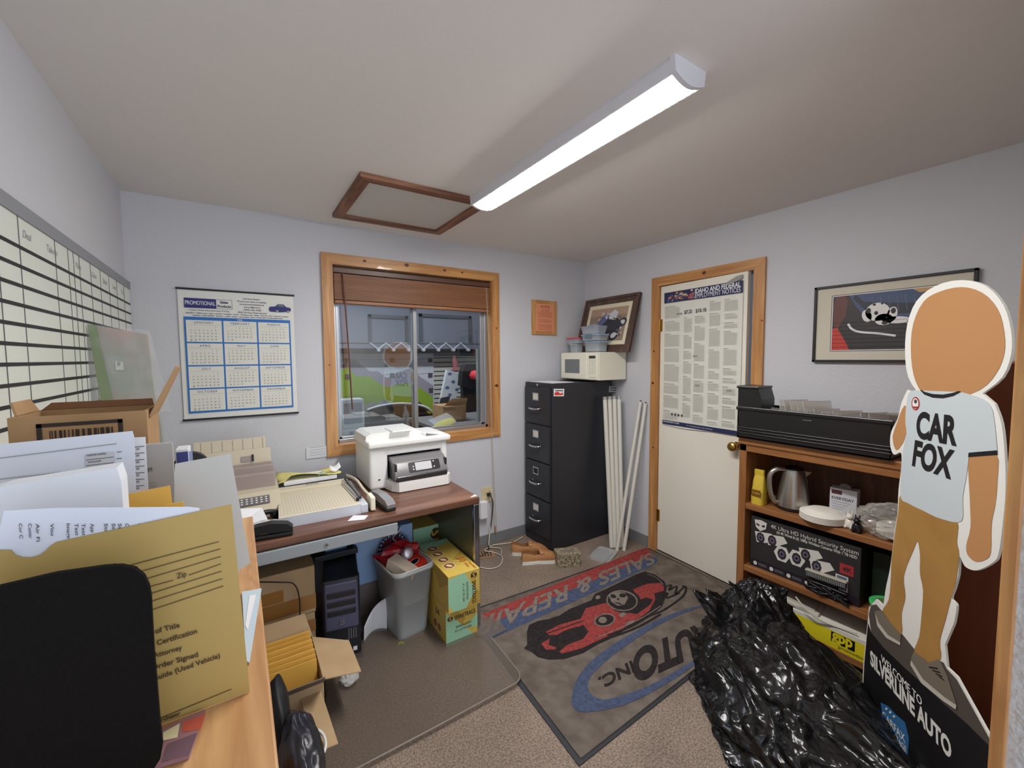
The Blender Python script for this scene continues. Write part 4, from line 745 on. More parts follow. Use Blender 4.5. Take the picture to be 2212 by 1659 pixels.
b = MB(); b.box((mx0-.0175, my0+.022, mz1-.050), (mx0-.015, my0+.092, mz1-.028), mat('display_dark', (52,52,44), .2), .001); b.build('display', mw)
b = MB()
for r in range(7):
    for c in range(3): b.box((mx0-.0168, my0+.026+c*.026, mz1-.068-r*.0165), (mx0-.0158, my0+.034+c*.026, mz1-.062-r*.0165), GREYINK)
b.box((mx0-.0172, my0+.02, mz0+.03), (mx0-.0158, my0+.09, mz0+.033), GREYINK); b.build('keypad', mw)
for yy in (my0+.04, my1-.04):
    for xx in (mx0+.07, mx1-.05):
        b = MB(); b.cyl((xx,yy,fz+.0005),(xx,yy,mz0+.01), .012, BLACK, n=12); b.build('foot', mw) if 2.465 < yy else None
# ---------------------------------------------------------------- framed picture leaning in the corner
fp = thing('framed_picture', 'dark wood framed motorcycle picture leaning on the microwave', 'picture', (2.56, 2.5, mz1)); FRW = mat('frame_dark_wood', (104,82,72), .4, wood=((80,62,54), 2, 'z'))
P = [Vector((2.505, 2.80, mz1)), Vector((2.505, 2.20, mz1)), Vector((2.632, 2.20, 1.985)), Vector((2.632, 2.80, 1.985))]
K = frame(P[0], (0,-1,0), P[3]-P[0]); fw_, fh_ = .60, (P[3]-P[0]).length
b = MB(K)
for poly in ([(0,0),(fw_,0),(fw_-.06,.06),(.06,.06)], [(0,fh_),(fw_,fh_),(fw_-.06,fh_-.06),(.06,fh_-.06)], [(0,0),(0,fh_),(.06,fh_-.06),(.06,.06)], [(fw_,0),(fw_,fh_),(fw_-.06,fh_-.06),(fw_-.06,.06)]): b.prism(poly, -.012, .006, FRW)
e = .022
for poly in ([(0,0),(fw_,0),(fw_-e,e),(e,e)], [(0,fh_),(fw_,fh_),(fw_-e,fh_-e),(e,fh_-e)], [(0,0),(0,fh_),(e,fh_-e),(e,e)], [(fw_,0),(fw_,fh_),(fw_-e,fh_-e),(fw_-e,e)]): b.prism(poly, .0, .014, FRW)
b.build('frame', fp)
b = MB(K); b.rect(.058,.058,fw_-.058,fh_-.058,0, mat('mat_cream', (226,218,190), .7)); b.build('picture_mat', fp)
b = MB(K); b.rect(.095,.095,fw_-.095,fh_-.095,.001, mat('picture_ground', (150,132,116), .6)); b.rect(.095,fh_-.16,fw_-.095,fh_-.095,.0014, mat('picture_top', (176,150,128), .6))
DGY = mat('bike_dark', (52,54,62), .5); LGY = mat('bike_light', (206,208,214), .5)
for cx, cy, r in ((.40,.14,.050), (.47,.245,.045), (.21,.17,.05)): b.prism(ell(cx,cy,r,r*.8,20,.4), .002,.002, DGY); b.prism(ell(cx,cy,r*.6,r*.45,20,.4), .0025,.0025, LGY)
b.prism([(.22,.22),(.32,.30),(.42,.28),(.48,.22),(.40,.17),(.28,.15)], .003,.003, DGY); b.prism([(.30,.32),(.37,.36),(.41,.33),(.39,.27),(.32,.28)], .0035,.0035, LGY); b.prism([(.18,.24),(.28,.33),(.33,.31),(.24,.22)], .0035,.0035, mat('bike_blue', (92,104,150), .5))
random.seed(5)
for k in range(26): x, y = .20+.28*random.random(), .12+.22*random.random(); b.prism(ell(x,y,.018*random.random()+.006,.006,8,random.random()*3), .004+.0001*k,.004+.0001*k, random.choice([DGY, LGY]))
b.build('picture', fp)
# ---------------------------------------------------------------- food containers on the microwave
CC = mat('container_clear', (206,216,224), .2, alpha=.5, spec=.7); CL = mat('container_lid_blue', (150,176,200), .3, alpha=.8); LR = mat('lid_red', (206,70,84), .4)
def tub(nm, x, y, z, w, d, h, lidm, lab, tap=.84, latch=False, lh=.010, lid=True, round_=False):
    t = thing(nm, lab, 'container', (x, y, z)); b = MB()
    ring = (lambda s: [(x+px*s*w/2/.5, y+py*s*d/2/.5) for px, py in (ell(0,0,.5,.5,28) if round_ else rr(1,1,.2,4))])
    vs = []; prof = [(tap*.96,0),(tap,.06),(1,1),(1.03,1),(.95,.98),(tap*.93,.08)]
    rs = [[(px, py, z+h*q) for px, py in ring(s)] for s, q in prof]; vs = [p for r in rs for p in r]; n = len(rs[0])
    b.add(vs, [(j*n+i,j*n+(i+1)%n,(j+1)*n+(i+1)%n,(j+1)*n+i) for j in range(len(rs)-1) for i in range(n)], CC, smooth=True); b.add(rs[0], [tuple(range(n))[::-1]], CC); b.add(rs[-1], [tuple(range(n))], CC); b.build('tub', t)
    if lid:
        b = MB(); rs = [[(px,py,z+h*1.0+q) for px,py in ring(s)] for s,q in ((1.06,-lh*.6),(1.07,lh*.3),(1.02,lh*.6),(.9,lh*.5))]; vs = [p for r in rs for p in r]
        b.add(vs, [(j*n+i,j*n+(i+1)%n,(j+1)*n+(i+1)%n,(j+1)*n+i) for j in range(3) for i in range(n)], lidm); b.add(rs[-1], [tuple(range(n))], lidm); b.build('lid', t)
    if latch: b = MB(); b.box((x-w/2-.010, y-.035, z+h-.028), (x-w/2-.001, y+.035, z+h+.004), mat('latch_blue', (104,122,138), .4), .003); b.build('latch', t)
    return t
mzt = mz1+.001
tub('food_container', 2.40, 2.68, mzt, .085, .095, .068, CC, 'small empty clear tub on the microwave under the red lidded one', lh=.006)
tub('food_container', 2.40, 2.675, mzt+.074, .12, .15, .042, LR, 'shallow tub with a red lid on top of the small clear tub')
tub('food_container', 2.415, 2.465, mzt+.003, .125, .17, .078, CL, 'deep clear container at the bottom of the blue lidded stack', latch=False, tap=.9)
tub('food_container', 2.40, 2.462, mzt+.089, .135, .20, .046, CL, 'middle clear container of the stack with a blue latch', latch=True, tap=.92)
tub('food_container', 2.40, 2.475, mzt+.143, .13, .21, .062, CC, 'open clear container full of lids, top of the stack', lid=False)
crumple('container_lids', (2.40,2.47,mzt+.195), .07, mat('lids_bluegrey', (170,176,196), .3, alpha=.8), 'loose blue grey lids piled in the top container', 'lid', .7, 1.1, .35, sub=3, amp=.5, seed=8)
# ---------------------------------------------------------------- leaning tube guards
TG = mat('tube_cream', (216,214,204), .4)
tops = [((2.452,2.40,1.168),(2.405,2.27,.0)), ((2.49,2.385,1.17),(2.43,2.255,.0)), ((2.527,2.37,1.172),(2.455,2.24,.0)), ((2.565,2.355,1.170),(2.485,2.235,.0))]
tlab = ['cream plastic tube leaning upright, nearest the black cabinet', 'cream plastic tube leaning upright, second from the cabinet', 'cream plastic tube leaning upright, third from the cabinet', 'cream plastic tube leaning upright, farthest of the upright four']
for (a, c), lb in zip(tops, tlab):
    t = thing('plastic_tube', lb, 'tube', c, 0, 'plastic tubes in the corner'); b = MB(); b.tube([Vector(c)+Vector((0,0,.001)), Vector(a)], .0172, TG, n=14, sub=0); b.build('tube', t)
    b = MB(); d = (Vector(a)-Vector(c)).normalized(); b.cyl(Vector(a)-d*.02, Vector(a)+d*.004, .0180, mat('tube_cap', (176,176,172), .3, metal=.5), n=14); b.build('end_cap', t)
for (a, c), lb in zip((((2.628,2.19,1.14),(2.395,2.205,.0)), ((2.632,2.145,1.13),(2.44,2.175,.0))), ('cream plastic tube slanting towards the door, the left one', 'cream plastic tube slanting towards the door, the right one')):
    t = thing('plastic_tube', lb, 'tube', c, 0, 'plastic tubes in the corner'); b = MB(); b.tube([Vector(c)+Vector((0,0,.001)), Vector(a)], .0135, TG, n=14, sub=0); b.build('tube', t)
    b = MB(); d = (Vector(a)-Vector(c)).normalized(); b.cyl(Vector(a)-d*.015, Vector(a)+d*.01, .006, BLACK, n=8); b.build('end_pin', t)
# ---------------------------------------------------------------- shoes, tissue box, plastic lid
TAN = mat('shoe_tan', (188,136,88), .5, noise=((164,112,68), 9, 3)); SOLE = mat('sole_white', (230,228,218), .6); LIN = mat('shoe_lining', (110,68,44), .7)
def shoe(M, lab, mir=1):
    t = thing('slip_on_shoe', lab, 'shoe', M.translation, M.to_euler().z, 'tan slip-on shoes')
    pl = [(-.135,0,.032),(-.128,.026,.034),(-.09,.037,.035),(-.02,.036,.034),(.05,.046,.043),(.10,.044,.045),(.135,.028,.032),(.148,0,.0)]
    out = [(x, w) for x, w, _ in pl]+[(x, -w2) for x, _, w2 in pl[::-1]]; out = smoothpts([(x, y*mir, 0) for x, y in out], 3, True); out = [(p.x, p.y) for p in out]
    b = MB(M); b.prism(out, 0, .012, SOLE, smooth=True); b.prism([(x*.985, y*.96) for x, y in out], .012, .026, SOLE, smooth=True); b.build('sole', t)
    b = MB(M); N = len(out)
    def top(x): return .088 if x < -.10 else (.088-.022*(x+.10)/.06 if x < -.04 else (.066+.012*math.sin((x+.04)/.07*math.pi/2) if x < .03 else .078*(1-((x-.03)/.125)**2)+.026*((x-.03)/.125)**2))
    rs = []
    for s, q in ((.97,0),(.985,.35),(.92,.72),(.80,.92)):
        rs.append([(x*(.99 if q < .9 else .96), y*s, .026+(top(x)-.026)*q) for x, y in out])
    vs = [p for r in rs for p in r]; b.add(vs, [(j*N+i,j*N+(i+1)%N,(j+1)*N+(i+1)%N,(j+1)*N+i) for j in range(3) for i in range(N)], TAN, smooth=True)
    # vamp over the front and a dark opening at the back
    fr = [i for i in range(N) if out[i][0] > .015]; last = rs[-1]
    xs_ = sorted(set(round(out[i][0], 4) for i in fr))
    def vamp(u, v):
        x = .012+u*.133; hw = max([abs(p[1]) for p in last if abs(p[0]-x*.96) < .012] or [.01]); y = (v*2-1)*hw; return (x*.96, y, .026+(top(x)-.026)*(.92+.16*(1-(2*v-1)**2)))
    b.grid(vamp, 10, 8, TAN)
    b.build('upper', t)
    b = MB(M); b.prism([(x*.9-.002, y*.72) for x, y in out if x < .035], .034, .040, LIN); b.build('insole', t)
    b = MB(M); b.box((-.005,-.036,.062),(.03,.036,.086), TAN, .008, 3); b.build('tongue', t); return t
shoe(T(1.795, 2.395, 0, rz=-.42), 'tan slip-on shoe with white sole, the nearer one beside the tissue box')
shoe(T(1.805, 2.545, 0, rz=-.55), 'tan slip-on shoe with white sole, the one against the black cabinet', -1)
CAMO = mat('camo_box', (96,86,66), .7, noise=((176,166,138), 85, 4, (.42,.60)))
b = MB(T(1.945, 2.265, 0, rz=-.42)); b.box((-.085,-.055,0),(.085,.055,.095), CAMO, .003); b.box((-.05,-.02,.095),(.05,.02,.0955), mat('bark_grey', (120,112,98), .8)); b.build('tissue_box', label='mottled brown and cream tissue box on the carpet', cat='box')
b = MB(T(2.23, 2.20, .002, rz=.35, ry=-.10)); CLD = mat('lid_clear', (196,200,200), .12, alpha=.42, spec=.9)
b.prism(rr(.23,.15,.03,5), 0,.004, CLD); b.prism(rr(.19,.11,.02,5), .004,.012, CLD)
for poly in (rr(.235,.155,.03,5),): b.tube([(x,y,.004) for x,y in poly], .004, CLD, n=6, sub=0, closed=True)
b.build('plastic_lid', label='clear rectangular plastic food lid lying by the cabinet', cat='tray')
# ---------------------------------------------------------------- employment poster on the door
pf = DM; YD = lambda y: (DY1-.014-y)
po = thing('wall_poster', 'large white employment notices poster on the door', 'poster', (XR-.02, 1.7, .98))
PP = [at(*q, x=2.628) for q in ((1433,632),(1613,606),(1590,941),(1427,915))]
y1_, y0_ = 1.995, 1.405; zb_, zt_ = .985, 1.952
K = DM @ frame((-.004, -(DY1-.014-y1_), zb_), (0,-1,0), (0,0,1)); pw_, ph_ = y1_-y0_, zt_-zb_
b = MB(K); b.grid(lambda u,v: (pw_*u, ph_*v-(.0 if v > .05 else .006*math.sin(6*u)), .0022+.004*math.sin(3.1*u)*max(0,(.25-v))*4*(1 if u > .2 else .3)), 14, 16, mat('poster_paper', (222,222,212), .5)); Z = .0075
b.rect(.0,ph_-.075,pw_,ph_,Z, NAVY)
random.seed(11); cols = [(190,70,60),(120,90,70),(200,180,160),(60,80,130),(40,46,70),(170,120,90),(210,150,120),(90,110,160)]
for k in range(46): x, y = .005+.235*random.random(), ph_-.07+.055*random.random(); c = random.choice(cols); b.rect(x, y, x+.012+.02*random.random(), y+.012, Z+.0006+.00002*k, mat('photo_%d_%d' % (c[0], c[1]), c, .6))
b.text('IDAHO AND FEDERAL', .042, PAPER, K and Matrix.Translation((.255, ph_-.036, Z+.001)), bold=.025, width=pw_-.27); b.text('EMPLOYMENT NOTICES', .042, PAPER, Matrix.Translation((.255, ph_-.068, Z+.001)), bold=.0, width=pw_-.27)
b.text('$7.25', .034, DKINK, Matrix.Translation((.172, ph_-.165, Z)), bold=.015, width=.062); b.text('$10.10', .034, DKINK, Matrix.Translation((.262, ph_-.165, Z)), bold=.015, width=.080)
PG1 = mat('poster_grey', (210,210,201), .6)
for (cx, cw_) in ((.0,.135), (.165,.07), (.25,.085), (.36,.085), (.465,.095)):
    z = ph_-.19 if .14 < cx < .3 else ph_-.10; 
    while z > .06:
        hgt = random.uniform(.03,.13)
        b.rect(cx+.006, z-.005, cx+cw_*random.uniform(.4,.9), z-.002, Z, mat('poster_heading', (168,168,164), .6)); q = z-.012
        while q > max(z-hgt, .05): b.rect(cx+.006, q-.0022, cx+cw_, q-.0002, Z, PG1); q -= .0055
        z -= hgt+.02
for x, zz, t in ((.11,.80,'$10.43'), (.25,.50,'EEO'), (.27,.30,'DOL'), (.50,.28,'OSHA')): b.text(t, .016, DKINK, Matrix.Translation((x, zz, Z)), bold=.02) if t[0] == '$' else b.rect(x,zz,x+.035,zz+.012,Z+.0003,GREYINK)
for k in range(4): b.prism(ell(.085+k*.028,.085,.008,.009,12), Z+.0003,Z+.0003, DKINK)
b.rect(0,.006,pw_,.036,Z, NAVY); b.text('IDAHO DEPARTMENT OF LABOR', .014, PAPER, Matrix.Translation((.008,.021,Z+.001)), bold=.03, width=.14); b.text('For more information: labor.idaho.gov', .010, PAPER, Matrix.Translation((.21,.018,Z+.001)), width=.2)
b.build('poster_sheet', po)
b = MB(K); b.prism([(pw_-.10,ph_-.02),(pw_-.005,ph_+.01),(pw_-.0,ph_+.035),(pw_-.04,ph_+.03),(pw_-.11,ph_+.0)], Z+.002,Z+.003, mat('grey_tape', (150,148,146), .4)); b.build('tape', po)
# ---------------------------------------------------------------- picture of a toy dog in a car
tp = thing('framed_picture', 'black framed photograph of a white plush dog in a car', 'picture', (XR, .75, 1.45))
Z7 = lambda zx, zy: (1740+zx*.24106, 560+zy*.24106)
px_ = XR-.022; y1_ = at(1757, 700, x=px_).y; zT = at(1758,622,x=px_).z; zB = at(1757,782,x=px_).z; y0_ = y1_-.60
b = MB()
for a in (((XR-.024,y0_,zB),(XR-.001,y1_,zB+.012)), ((XR-.024,y0_,zT-.012),(XR-.001,y1_,zT)), ((XR-.024,y0_,zB),(XR-.001,y0_+.012,zT)), ((XR-.024,y1_-.012,zB),(XR-.001,y1_,zT))): b.box(*a, BLACK, .001)
b.build('frame', tp); xp = XR-.014
b = MB(); b.box((xp, y0_+.01, zB+.01), (XR-.004, y1_-.01, zT-.01), mat('picture_mat_sand', (204,198,180), .7)); b.build('picture_mat', tp)
def z7(pts, **k): return [at(*Z7(*p), x=xp) for p in pts]
L0, R0_ = y1_-.085, y0_+.085; tz, bz_ = at(*Z7(190,345), x=xp).z, at(*Z7(180,815), x=xp).z
b = MB(); KK = frame((xp-.0006, L0, bz_), (0,-1,0), (0,0,1)); pw, ph = L0-R0_, tz-bz_
b.rect(-.007,-.007,pw+.007,ph+.007,0, BLACK, KK); b.rect(-.004,-.004,pw+.004,ph+.004,.0004, PAPER, KK); b.rect(0,0,pw,ph,.0008, mat('photo_dark', (48,42,44), .5), KK)
def pq(pts, m_, z): b.prism([(x*pw, y*ph) for x, y in pts], z, z, m_, KK)
pq([(.16,1),(.22,.80),(.34,.55),(.62,.46),(.9,.38),(1,.20),(1,1)], mat('photo_blue', (60,76,112), .5), .0012)
pq([(.22,1),(.30,.86),(.55,.80),(1,.72),(1,.58),(.7,.60),(.42,.62),(.32,.70),(.2,.93)], mat('photo_navy', (38,40,54), .5), .0016)
pq([(.72,1),(.78,.93),(1,.95),(1,1)], mat('photo_tan', (196,152,96), .5), .002)
for k in range(9): pq([(.38+k*.07,.93-k*.003),(.385+k*.07,.93),(.40+k*.072,.66),(.395+k*.072,.66)], mat('photo_ridge', (96,104,128), .5), .0022)
pq([(0,.0),(.18,0),(.15,.12),(.09,.30),(.05,.42),(0,.40)], mat('photo_red', (190,52,40), .5), .0016)
pq([(.02,.44),(.06,.40),(.13,.62),(.15,.88),(.12,1),(.03,1),(0,.8)], mat('photo_brown', (96,52,44), .5), .0014)
WP = mat('plush_white', (226,224,222), .7)
for e in ((.43,.66,.11,.16,0), (.335,.60,.045,.11,.3), (.49,.52,.08,.10,0), (.56,.60,.045,.13,-.2), (.60,.50,.13,.06,-.25), (.73,.45,.045,.045,0)): pq(ell(e[0],e[1],e[2],e[3],20,e[4]*.4), WP, .0026)
for e in ((.35,.69,.022,.05), (.42,.64,.018,.035), (.50,.46,.028,.028), (.57,.66,.022,.05), (.40,.79,.015,.02), (.47,.80,.012,.018)): pq(ell(e[0],e[1],e[2],e[3],12), BLACK, .0032)
b.stroke([KK @ Vector((x*pw,y*ph,.003)) for x,y in ((.16,.48),(.20,.38),(.28,.32),(.45,.28),(.60,.23))], .010, mat('photo_chrome', (220,222,224), .4), 0, Vector((-1,0,0)))
for k in range(7): b.rect(.0, ph*(.05+k*.075), pw*.98, ph*(.05+k*.075)+.0012, .0030, mat('photo_grid', (34,30,32), .5), KK)
b.build('photograph', tp)
# ---------------------------------------------------------------- bookcase
OAK = mat('bookcase_oak', (166,114,68), .4, wood=((138,90,50), 1.3, 'y'), coat=.15); OAKV = mat('bookcase_oak_side', (166,114,68), .4, wood=((138,90,50), 1.3, 'z'), coat=.15); OAKD = mat('bookcase_back', (104,66,42), .6, wood=((78,48,30), 1.3, 'z'))
bc = thing('bookcase', 'low oak bookcase with three shelves against the right wall', 'bookcase', (2.49, .86, 0)); bx0, bx1, by0, by1, bz1 = 2.35, 2.64, .44, 1.262, 1.037
for nm, a, c in (('side_panel', (bx0,by1-.04,0), (bx1,by1,bz1-.03)), ('side_panel', (bx0,by0,0), (bx1,by0+.04,bz1-.03))): b = MB(); b.box(a, c, OAKV, .003); b.build(nm, bc)
b = MB(); b.box((bx0-.008,by0-.005,bz1-.038),(bx1,by1+.005,bz1), OAK, .005); b.box((bx0,by0,bz1-.075),(bx0+.02,by1,bz1-.036), OAK, .002); b.build('top', bc)
for zz in (.637, .282, .045): b = MB(); b.box((bx0+.004,by0+.03,zz),(bx1-.01,by1-.035,zz+.032), OAK, .003); b.build('shelf', bc)
b = MB(); b.box((bx1-.008,by0+.01,.02),(bx1,by1-.01,bz1-.03), OAKD); b.build('back_panel', bc)
S1, S2 = .669, .314
# mahogany cabinet
mc = thing('storage_cabinet', 'tall dark reddish brown cabinet behind the standee', 'cabinet', (2.4, .28, 0)); MAH = mat('mahogany', (150,80,46), .5, wood=((138,70,40), .8, 'z')); 
b = MB(); b.box((2.02,.135,0),(2.64,.435,1.462), MAH, .003); b.build('cabinet_body', mc); b = MB(); b.box((2.012,.15,.05),(2.02,.42,1.44), MAH, .002); b.build('door', mc)
# ---------------------------------------------------------------- black tray on the bookcase
TK = mat('tray_black', (24,24,26), .3, spec=.6); tx0, tx1, ty0, ty1 = 2.32, 2.62, .60, 1.262; tz = bz1+.001
bt_ = thing('tool_tray', 'long black metal tray full of plastic cases on the bookcase', 'tray', (2.47,.93,tz))
b = MB(); b.box((tx0,ty0,tz),(tx1,ty1,tz+.012), TK, .003); b.box((tx0,ty0,tz),(tx0+.006,ty1,tz+.165), TK, .002); b.box((tx1-.006,ty0,tz),(tx1,ty1,tz+.165), TK); b.box((tx0,ty0,tz),(tx1,ty0+.006,tz+.165), TK); b.box((tx0,ty1-.006,tz),(tx1,ty1,tz+.165), TK)
b.box((tx0-.008,ty0-.005,tz+.155),(tx0+.012,ty1+.005,tz+.175), TK, .004)
for zz in (.030,.045,.060): b.box((tx0-.006,ty0,tz+zz-.003),(tx0+.002,ty1,tz+zz+.003), TK, .0025)
b.build('tray', bt_)
b = MB(); b.prism([(0,0),(.125,0),(.125,.05),(.105,.115),(0,.12)], 0, .14, TK, frame((tx0+.145, ty1+.002, tz+.170), (0,-1,0), (0,0,1))); b.box((tx0-.005,ty1-.11,tz+.275),(tx0+.15,ty1+.008,tz+.288), TK, .004); b.build('end_box', bt_)
b = MB(); b.box((tx0-.004,.90,tz+.135),(tx0,.94,tz+.138), CHROME); b.build('latch', bt_)
random.seed(21); CS = mat('clear_case', (206,202,194), .15, alpha=.45, spec=.8); CI = mat('case_insert', (180,172,160), .6); CIR = mat('case_insert_red', (180,60,50), .5)
yy = 1.03; k = 0
while yy > .655:
    h = random.choice([.20,.215,.19,.18]) if yy > .85 else random.choice([.17,.18,.16]); M = T(2.35+random.uniform(0,.02), yy, tz+.014, rx=-.28+random.uniform(-.08,.08), rz=random.uniform(-.12,.12)-.5)
    t = thing('plastic_case', 'clear plastic case standing on edge in the black tray', 'case', M.translation, 0, 'clear plastic cases in the tray')
    b = MB(M); b.box((0,0,0),(.15,.006,h), CS, .001); b.build('case', t); b = MB(M); b.box((.015,.0015,.01),(.13,.004,h*.55), CIR if k % 6 == 5 else CI); b.build('insert', t); yy -= .026; k += 1
for j, (yq, xq) in enumerate(((1.10,2.40),(1.075,2.47),(1.12,2.50))):
    b = MB(T(xq, yq, tz+.13+.008*j, rz=.2*j, rx=.1)); b.box((-.06,-.05,0),(.06,.05,.01), CS, .002); b.build('plastic_case', label='clear plastic case lying flat beside the raised black end box', cat='case', group='flat plastic cases')
# ---------------------------------------------------------------- upper shelf
b = MB(); cfb = thing('coffee_bag', 'yellow foil coffee bag at the left end of the upper shelf', 'bag', (2.42,1.17,S1)); YB_ = mat('coffee_yellow', (206,178,62), .3); 
def bag(u, v):
    w = .062*(1-.25*v**3); d = .036*(1-.75*v**2); a = 2*math.pi*u; c, s = math.cos(a), math.sin(a); k = 1+.06*noise.noise(Vector((c*2,s*2,v*6)))
    return (2.405+d*k*(abs(c)**.6)*(1 if c > 0 else -1), 1.175+w*.55*k*(abs(s)**.6)*(1 if s > 0 else -1), S1+.001+.165*v)
b.grid(bag, 28, 14, YB_); b.build('bag', cfb)
b = MB(); b.box((2.395,1.150,S1+.160),(2.412,1.200,S1+.192), YB_, .003); b.build('folded_top', cfb)
b = MB(); KB_ = FX(2.366, 1.198, S1+.05); b.rect(0,0,.048,.035,0, mat('coffee_label_brown', (120,78,30), .5), KB_); b.text('Coffee', .016, YB_, KB_ @ Matrix.Translation((.004,.012,.0006)), width=.04); b.build('label', cfb)
kt = thing('electric_kettle', 'brushed steel electric kettle on the upper shelf', 'kettle', (2.47,1.03,S1)); STL = mat('brushed_steel', (176,172,164), .28, metal=.9); KP_ = mat('kettle_black', (26,24,26), .3)
KM = T(2.475, 1.035, S1+.001)
b = MB(KM); b.lathe([(.074,0),(.080,.006),(.080,.018)], KP_); b.build('base', kt)
b = MB(KM); b.lathe([(.078,.018),(.077,.04),(.068,.10),(.058,.16),(.050,.205),(.046,.215)], STL); b.build('body', kt)
b = MB(KM); b.lathe([(.046,.213),(.044,.224),(.02,.232),(0,.233)], KP_); b.build('lid', kt)
b = MB(KM @ Matrix.Rotation(2.35,4,'Z')); b.tube([(.045,0,.212),(.085,0,.210),(.115,0,.175),(.112,0,.09),(.09,0,.035),(.07,0,.03)], .013, STL, n=10, flat=.8); b.build('handle', kt)
b = MB(KM @ Matrix.Rotation(-.9,4,'Z')); b.prism([(.04,.165),(.078,.205),(.04,.21)], -.012, .012, STL, frame((0,0,0),(1,0,0),(0,0,1))); b.prism([(.068,.055),(.0735,.055),(.056,.17),(.05,.17)], -.012,.012, mat('water_gauge', (210,214,212), .3), frame((0,0,0),(1,0,0),(0,0,1))); b.build('spout', kt)
FOAM = mat('foam_plate', (236,232,220), .6); random.seed(4)
for i in range(9):
    last = i == 8; b = MB(T(2.42, .875, S1+.003+.0042*i, rz=i*.7)); b.lathe([(.0,.020 if last else .0),(.055,.020 if last else .001),(.062,.018 if last else .002),(.085,.004 if last else .010),(.098,.001 if last else .006),(.098,-.0012 if last else .004),(.085,.001 if last else .0075),(.055,.012 if last else -.001)], FOAM, n=36)
    b.build('foam_plate', label='white foam plate upside down on top of the plate stack' if last else 'white foam plate in the stack on the upper shelf', cat='plate', group='foam plates')
pb = thing('plate_box', 'white product box with a hanging tab behind the plates', 'box', (2.55,.83,S1))
b = MB(T(2.53,.825,S1+.001,rz=.10)); b.box((-.03,-.055,0),(.03,.055,.155), mat('pale_box', (196,198,204), .6), .002); b.build('box', pb)
b = MB(T(2.53,.825,S1+.001,rz=.10)); K = frame((-.0308,.055,0),(0,-1,0),(0,0,1)); b.rect(.008,.125,.05,.145,0, mat('box_maroon', (90,40,50), .5), K); b.text('EVERYDAY', .02, DKINK, K @ Matrix.Translation((.008,.098,0)), bold=.02, width=.09)
for q in range(4): b.rect(.01,.085-q*.012,.085-.01*q,.088-q*.012,0, GREYINK, K)
b.build('print', pb)
b = MB(T(2.55,.825,S1+.156,rz=.10)); b.prism(rr(.05,.045,.02,5), 0, .03, mat('tab_grey', (120,112,108), .6), frame((0,0,.0),(0,-1,0),(0,0,1))); b.build('hang_tab', pb)
def figurine(nm, M, m_, lab, s=1):
    b = MB(M @ Matrix.Scale(s, 4)); b.lathe([(0,0),(.020,.002),(.024,.014),(.020,.032),(.012,.044),(.006,.05)], m_, n=16); b.lathe([(0,.040),(.013,.046),(.015,.056),(.011,.066),(0,.070)], m_, n=16, M=Matrix.Translation((-.006,0,0))); b.tube([(-.004,.007,.062),(0,.009,.085)], [.004,.002], m_, n=6, sub=0); b.tube([(-.004,-.007,.062),(0,-.009,.085)], [.004,.002], m_, n=6, sub=0); b.tube([(-.015,.012,.02),(-.024,.012,.003)], .006, m_, n=6, sub=0); b.tube([(-.015,-.012,.02),(-.024,-.012,.003)], .006, m_, n=6, sub=0)
    return b.build(nm, label=lab, cat='figurine')
figurine('black_figurine', T(2.385,.725,S1+.001), mat('glaze_black', (18,18,20), .15), 'small glossy black rabbit figurine on the shelf edge', .95); figurine('white_figurine', T(2.415,.762,S1+.001), mat('glaze_white', (226,220,208), .3), 'small white rabbit figurine behind the black one', 1.0)
FILM = mat('film_bag', (216,214,206), .12, alpha=.30, spec=.9)
b = MB()
for i in range(7): b.lathe([(0,.004),(.06,.004),(.095,.016),(.097,.014),(.06,.0),(0,.0)], FOAM, n=32, M=T(2.45,.575,S1+.008+.005*i))
b.build('wrapped_bowls', label='stack of foam bowls inside the clear bag', cat='bowl', kind='stuff')
crumple('clear_bag', (2.455,.585,S1+.065), .115, FILM, 'crumpled clear plastic bag of foam bowls on the upper shelf', 'bag', .85, 1.2, .62, sub=5, amp=.28, seed=12, flo=S1+.003, fr=3, fold=True)
# ---------------------------------------------------------------- middle shelf
sb = thing('camera_box', 'large black boxed security camera system on the middle shelf', 'box', (2.46,.95,S2)); SBK = mat('box_charcoal', (48,46,48), .45)
sx, sy0, sy1, sh = 2.385, .705, 1.205, .285
b = MB(); b.box((sx,sy0,S2+.001),(sx+.16,sy1,S2+sh), SBK, .003); b.build('carton', sb)
K = FX(sx-.0008, sy1, S2); Wb, Hb = sy1-sy0, sh; LG2 = mat('print_light', (214,212,206), .6); b = MB()
b.rect(0,.0,Wb,.045,0, mat('box_purple', (34,28,40), .5), K); b.text('4K Ultra HD Hybrid Security System', .030, LG2, K @ Matrix.Translation((.105, Hb-.038, .0006)), width=.385); b.text('(4) 4K Wired & (6) 1080p Wireless Cameras With 1 TB HDD', .02, LG2, K @ Matrix.Translation((.135, Hb-.058, .0006)), bold=.02, width=.35)
b.prism([(.02,Hb-.018),(.055,Hb-.012),(.085,Hb-.020),(.08,Hb-.055),(.052,Hb-.075),(.028,Hb-.058)], .0004,.0004, LG2, K); b.prism([(.03,Hb-.035),(.048,Hb-.04),(.045,Hb-.05),(.03,Hb-.045)], .0006,.0006, SBK, K); b.prism([(.058,Hb-.04),(.075,Hb-.035),(.075,Hb-.047),(.06,Hb-.05)], .0006,.0006, SBK, K)
LENS = mat('lens_purple', (104,98,118), .3)
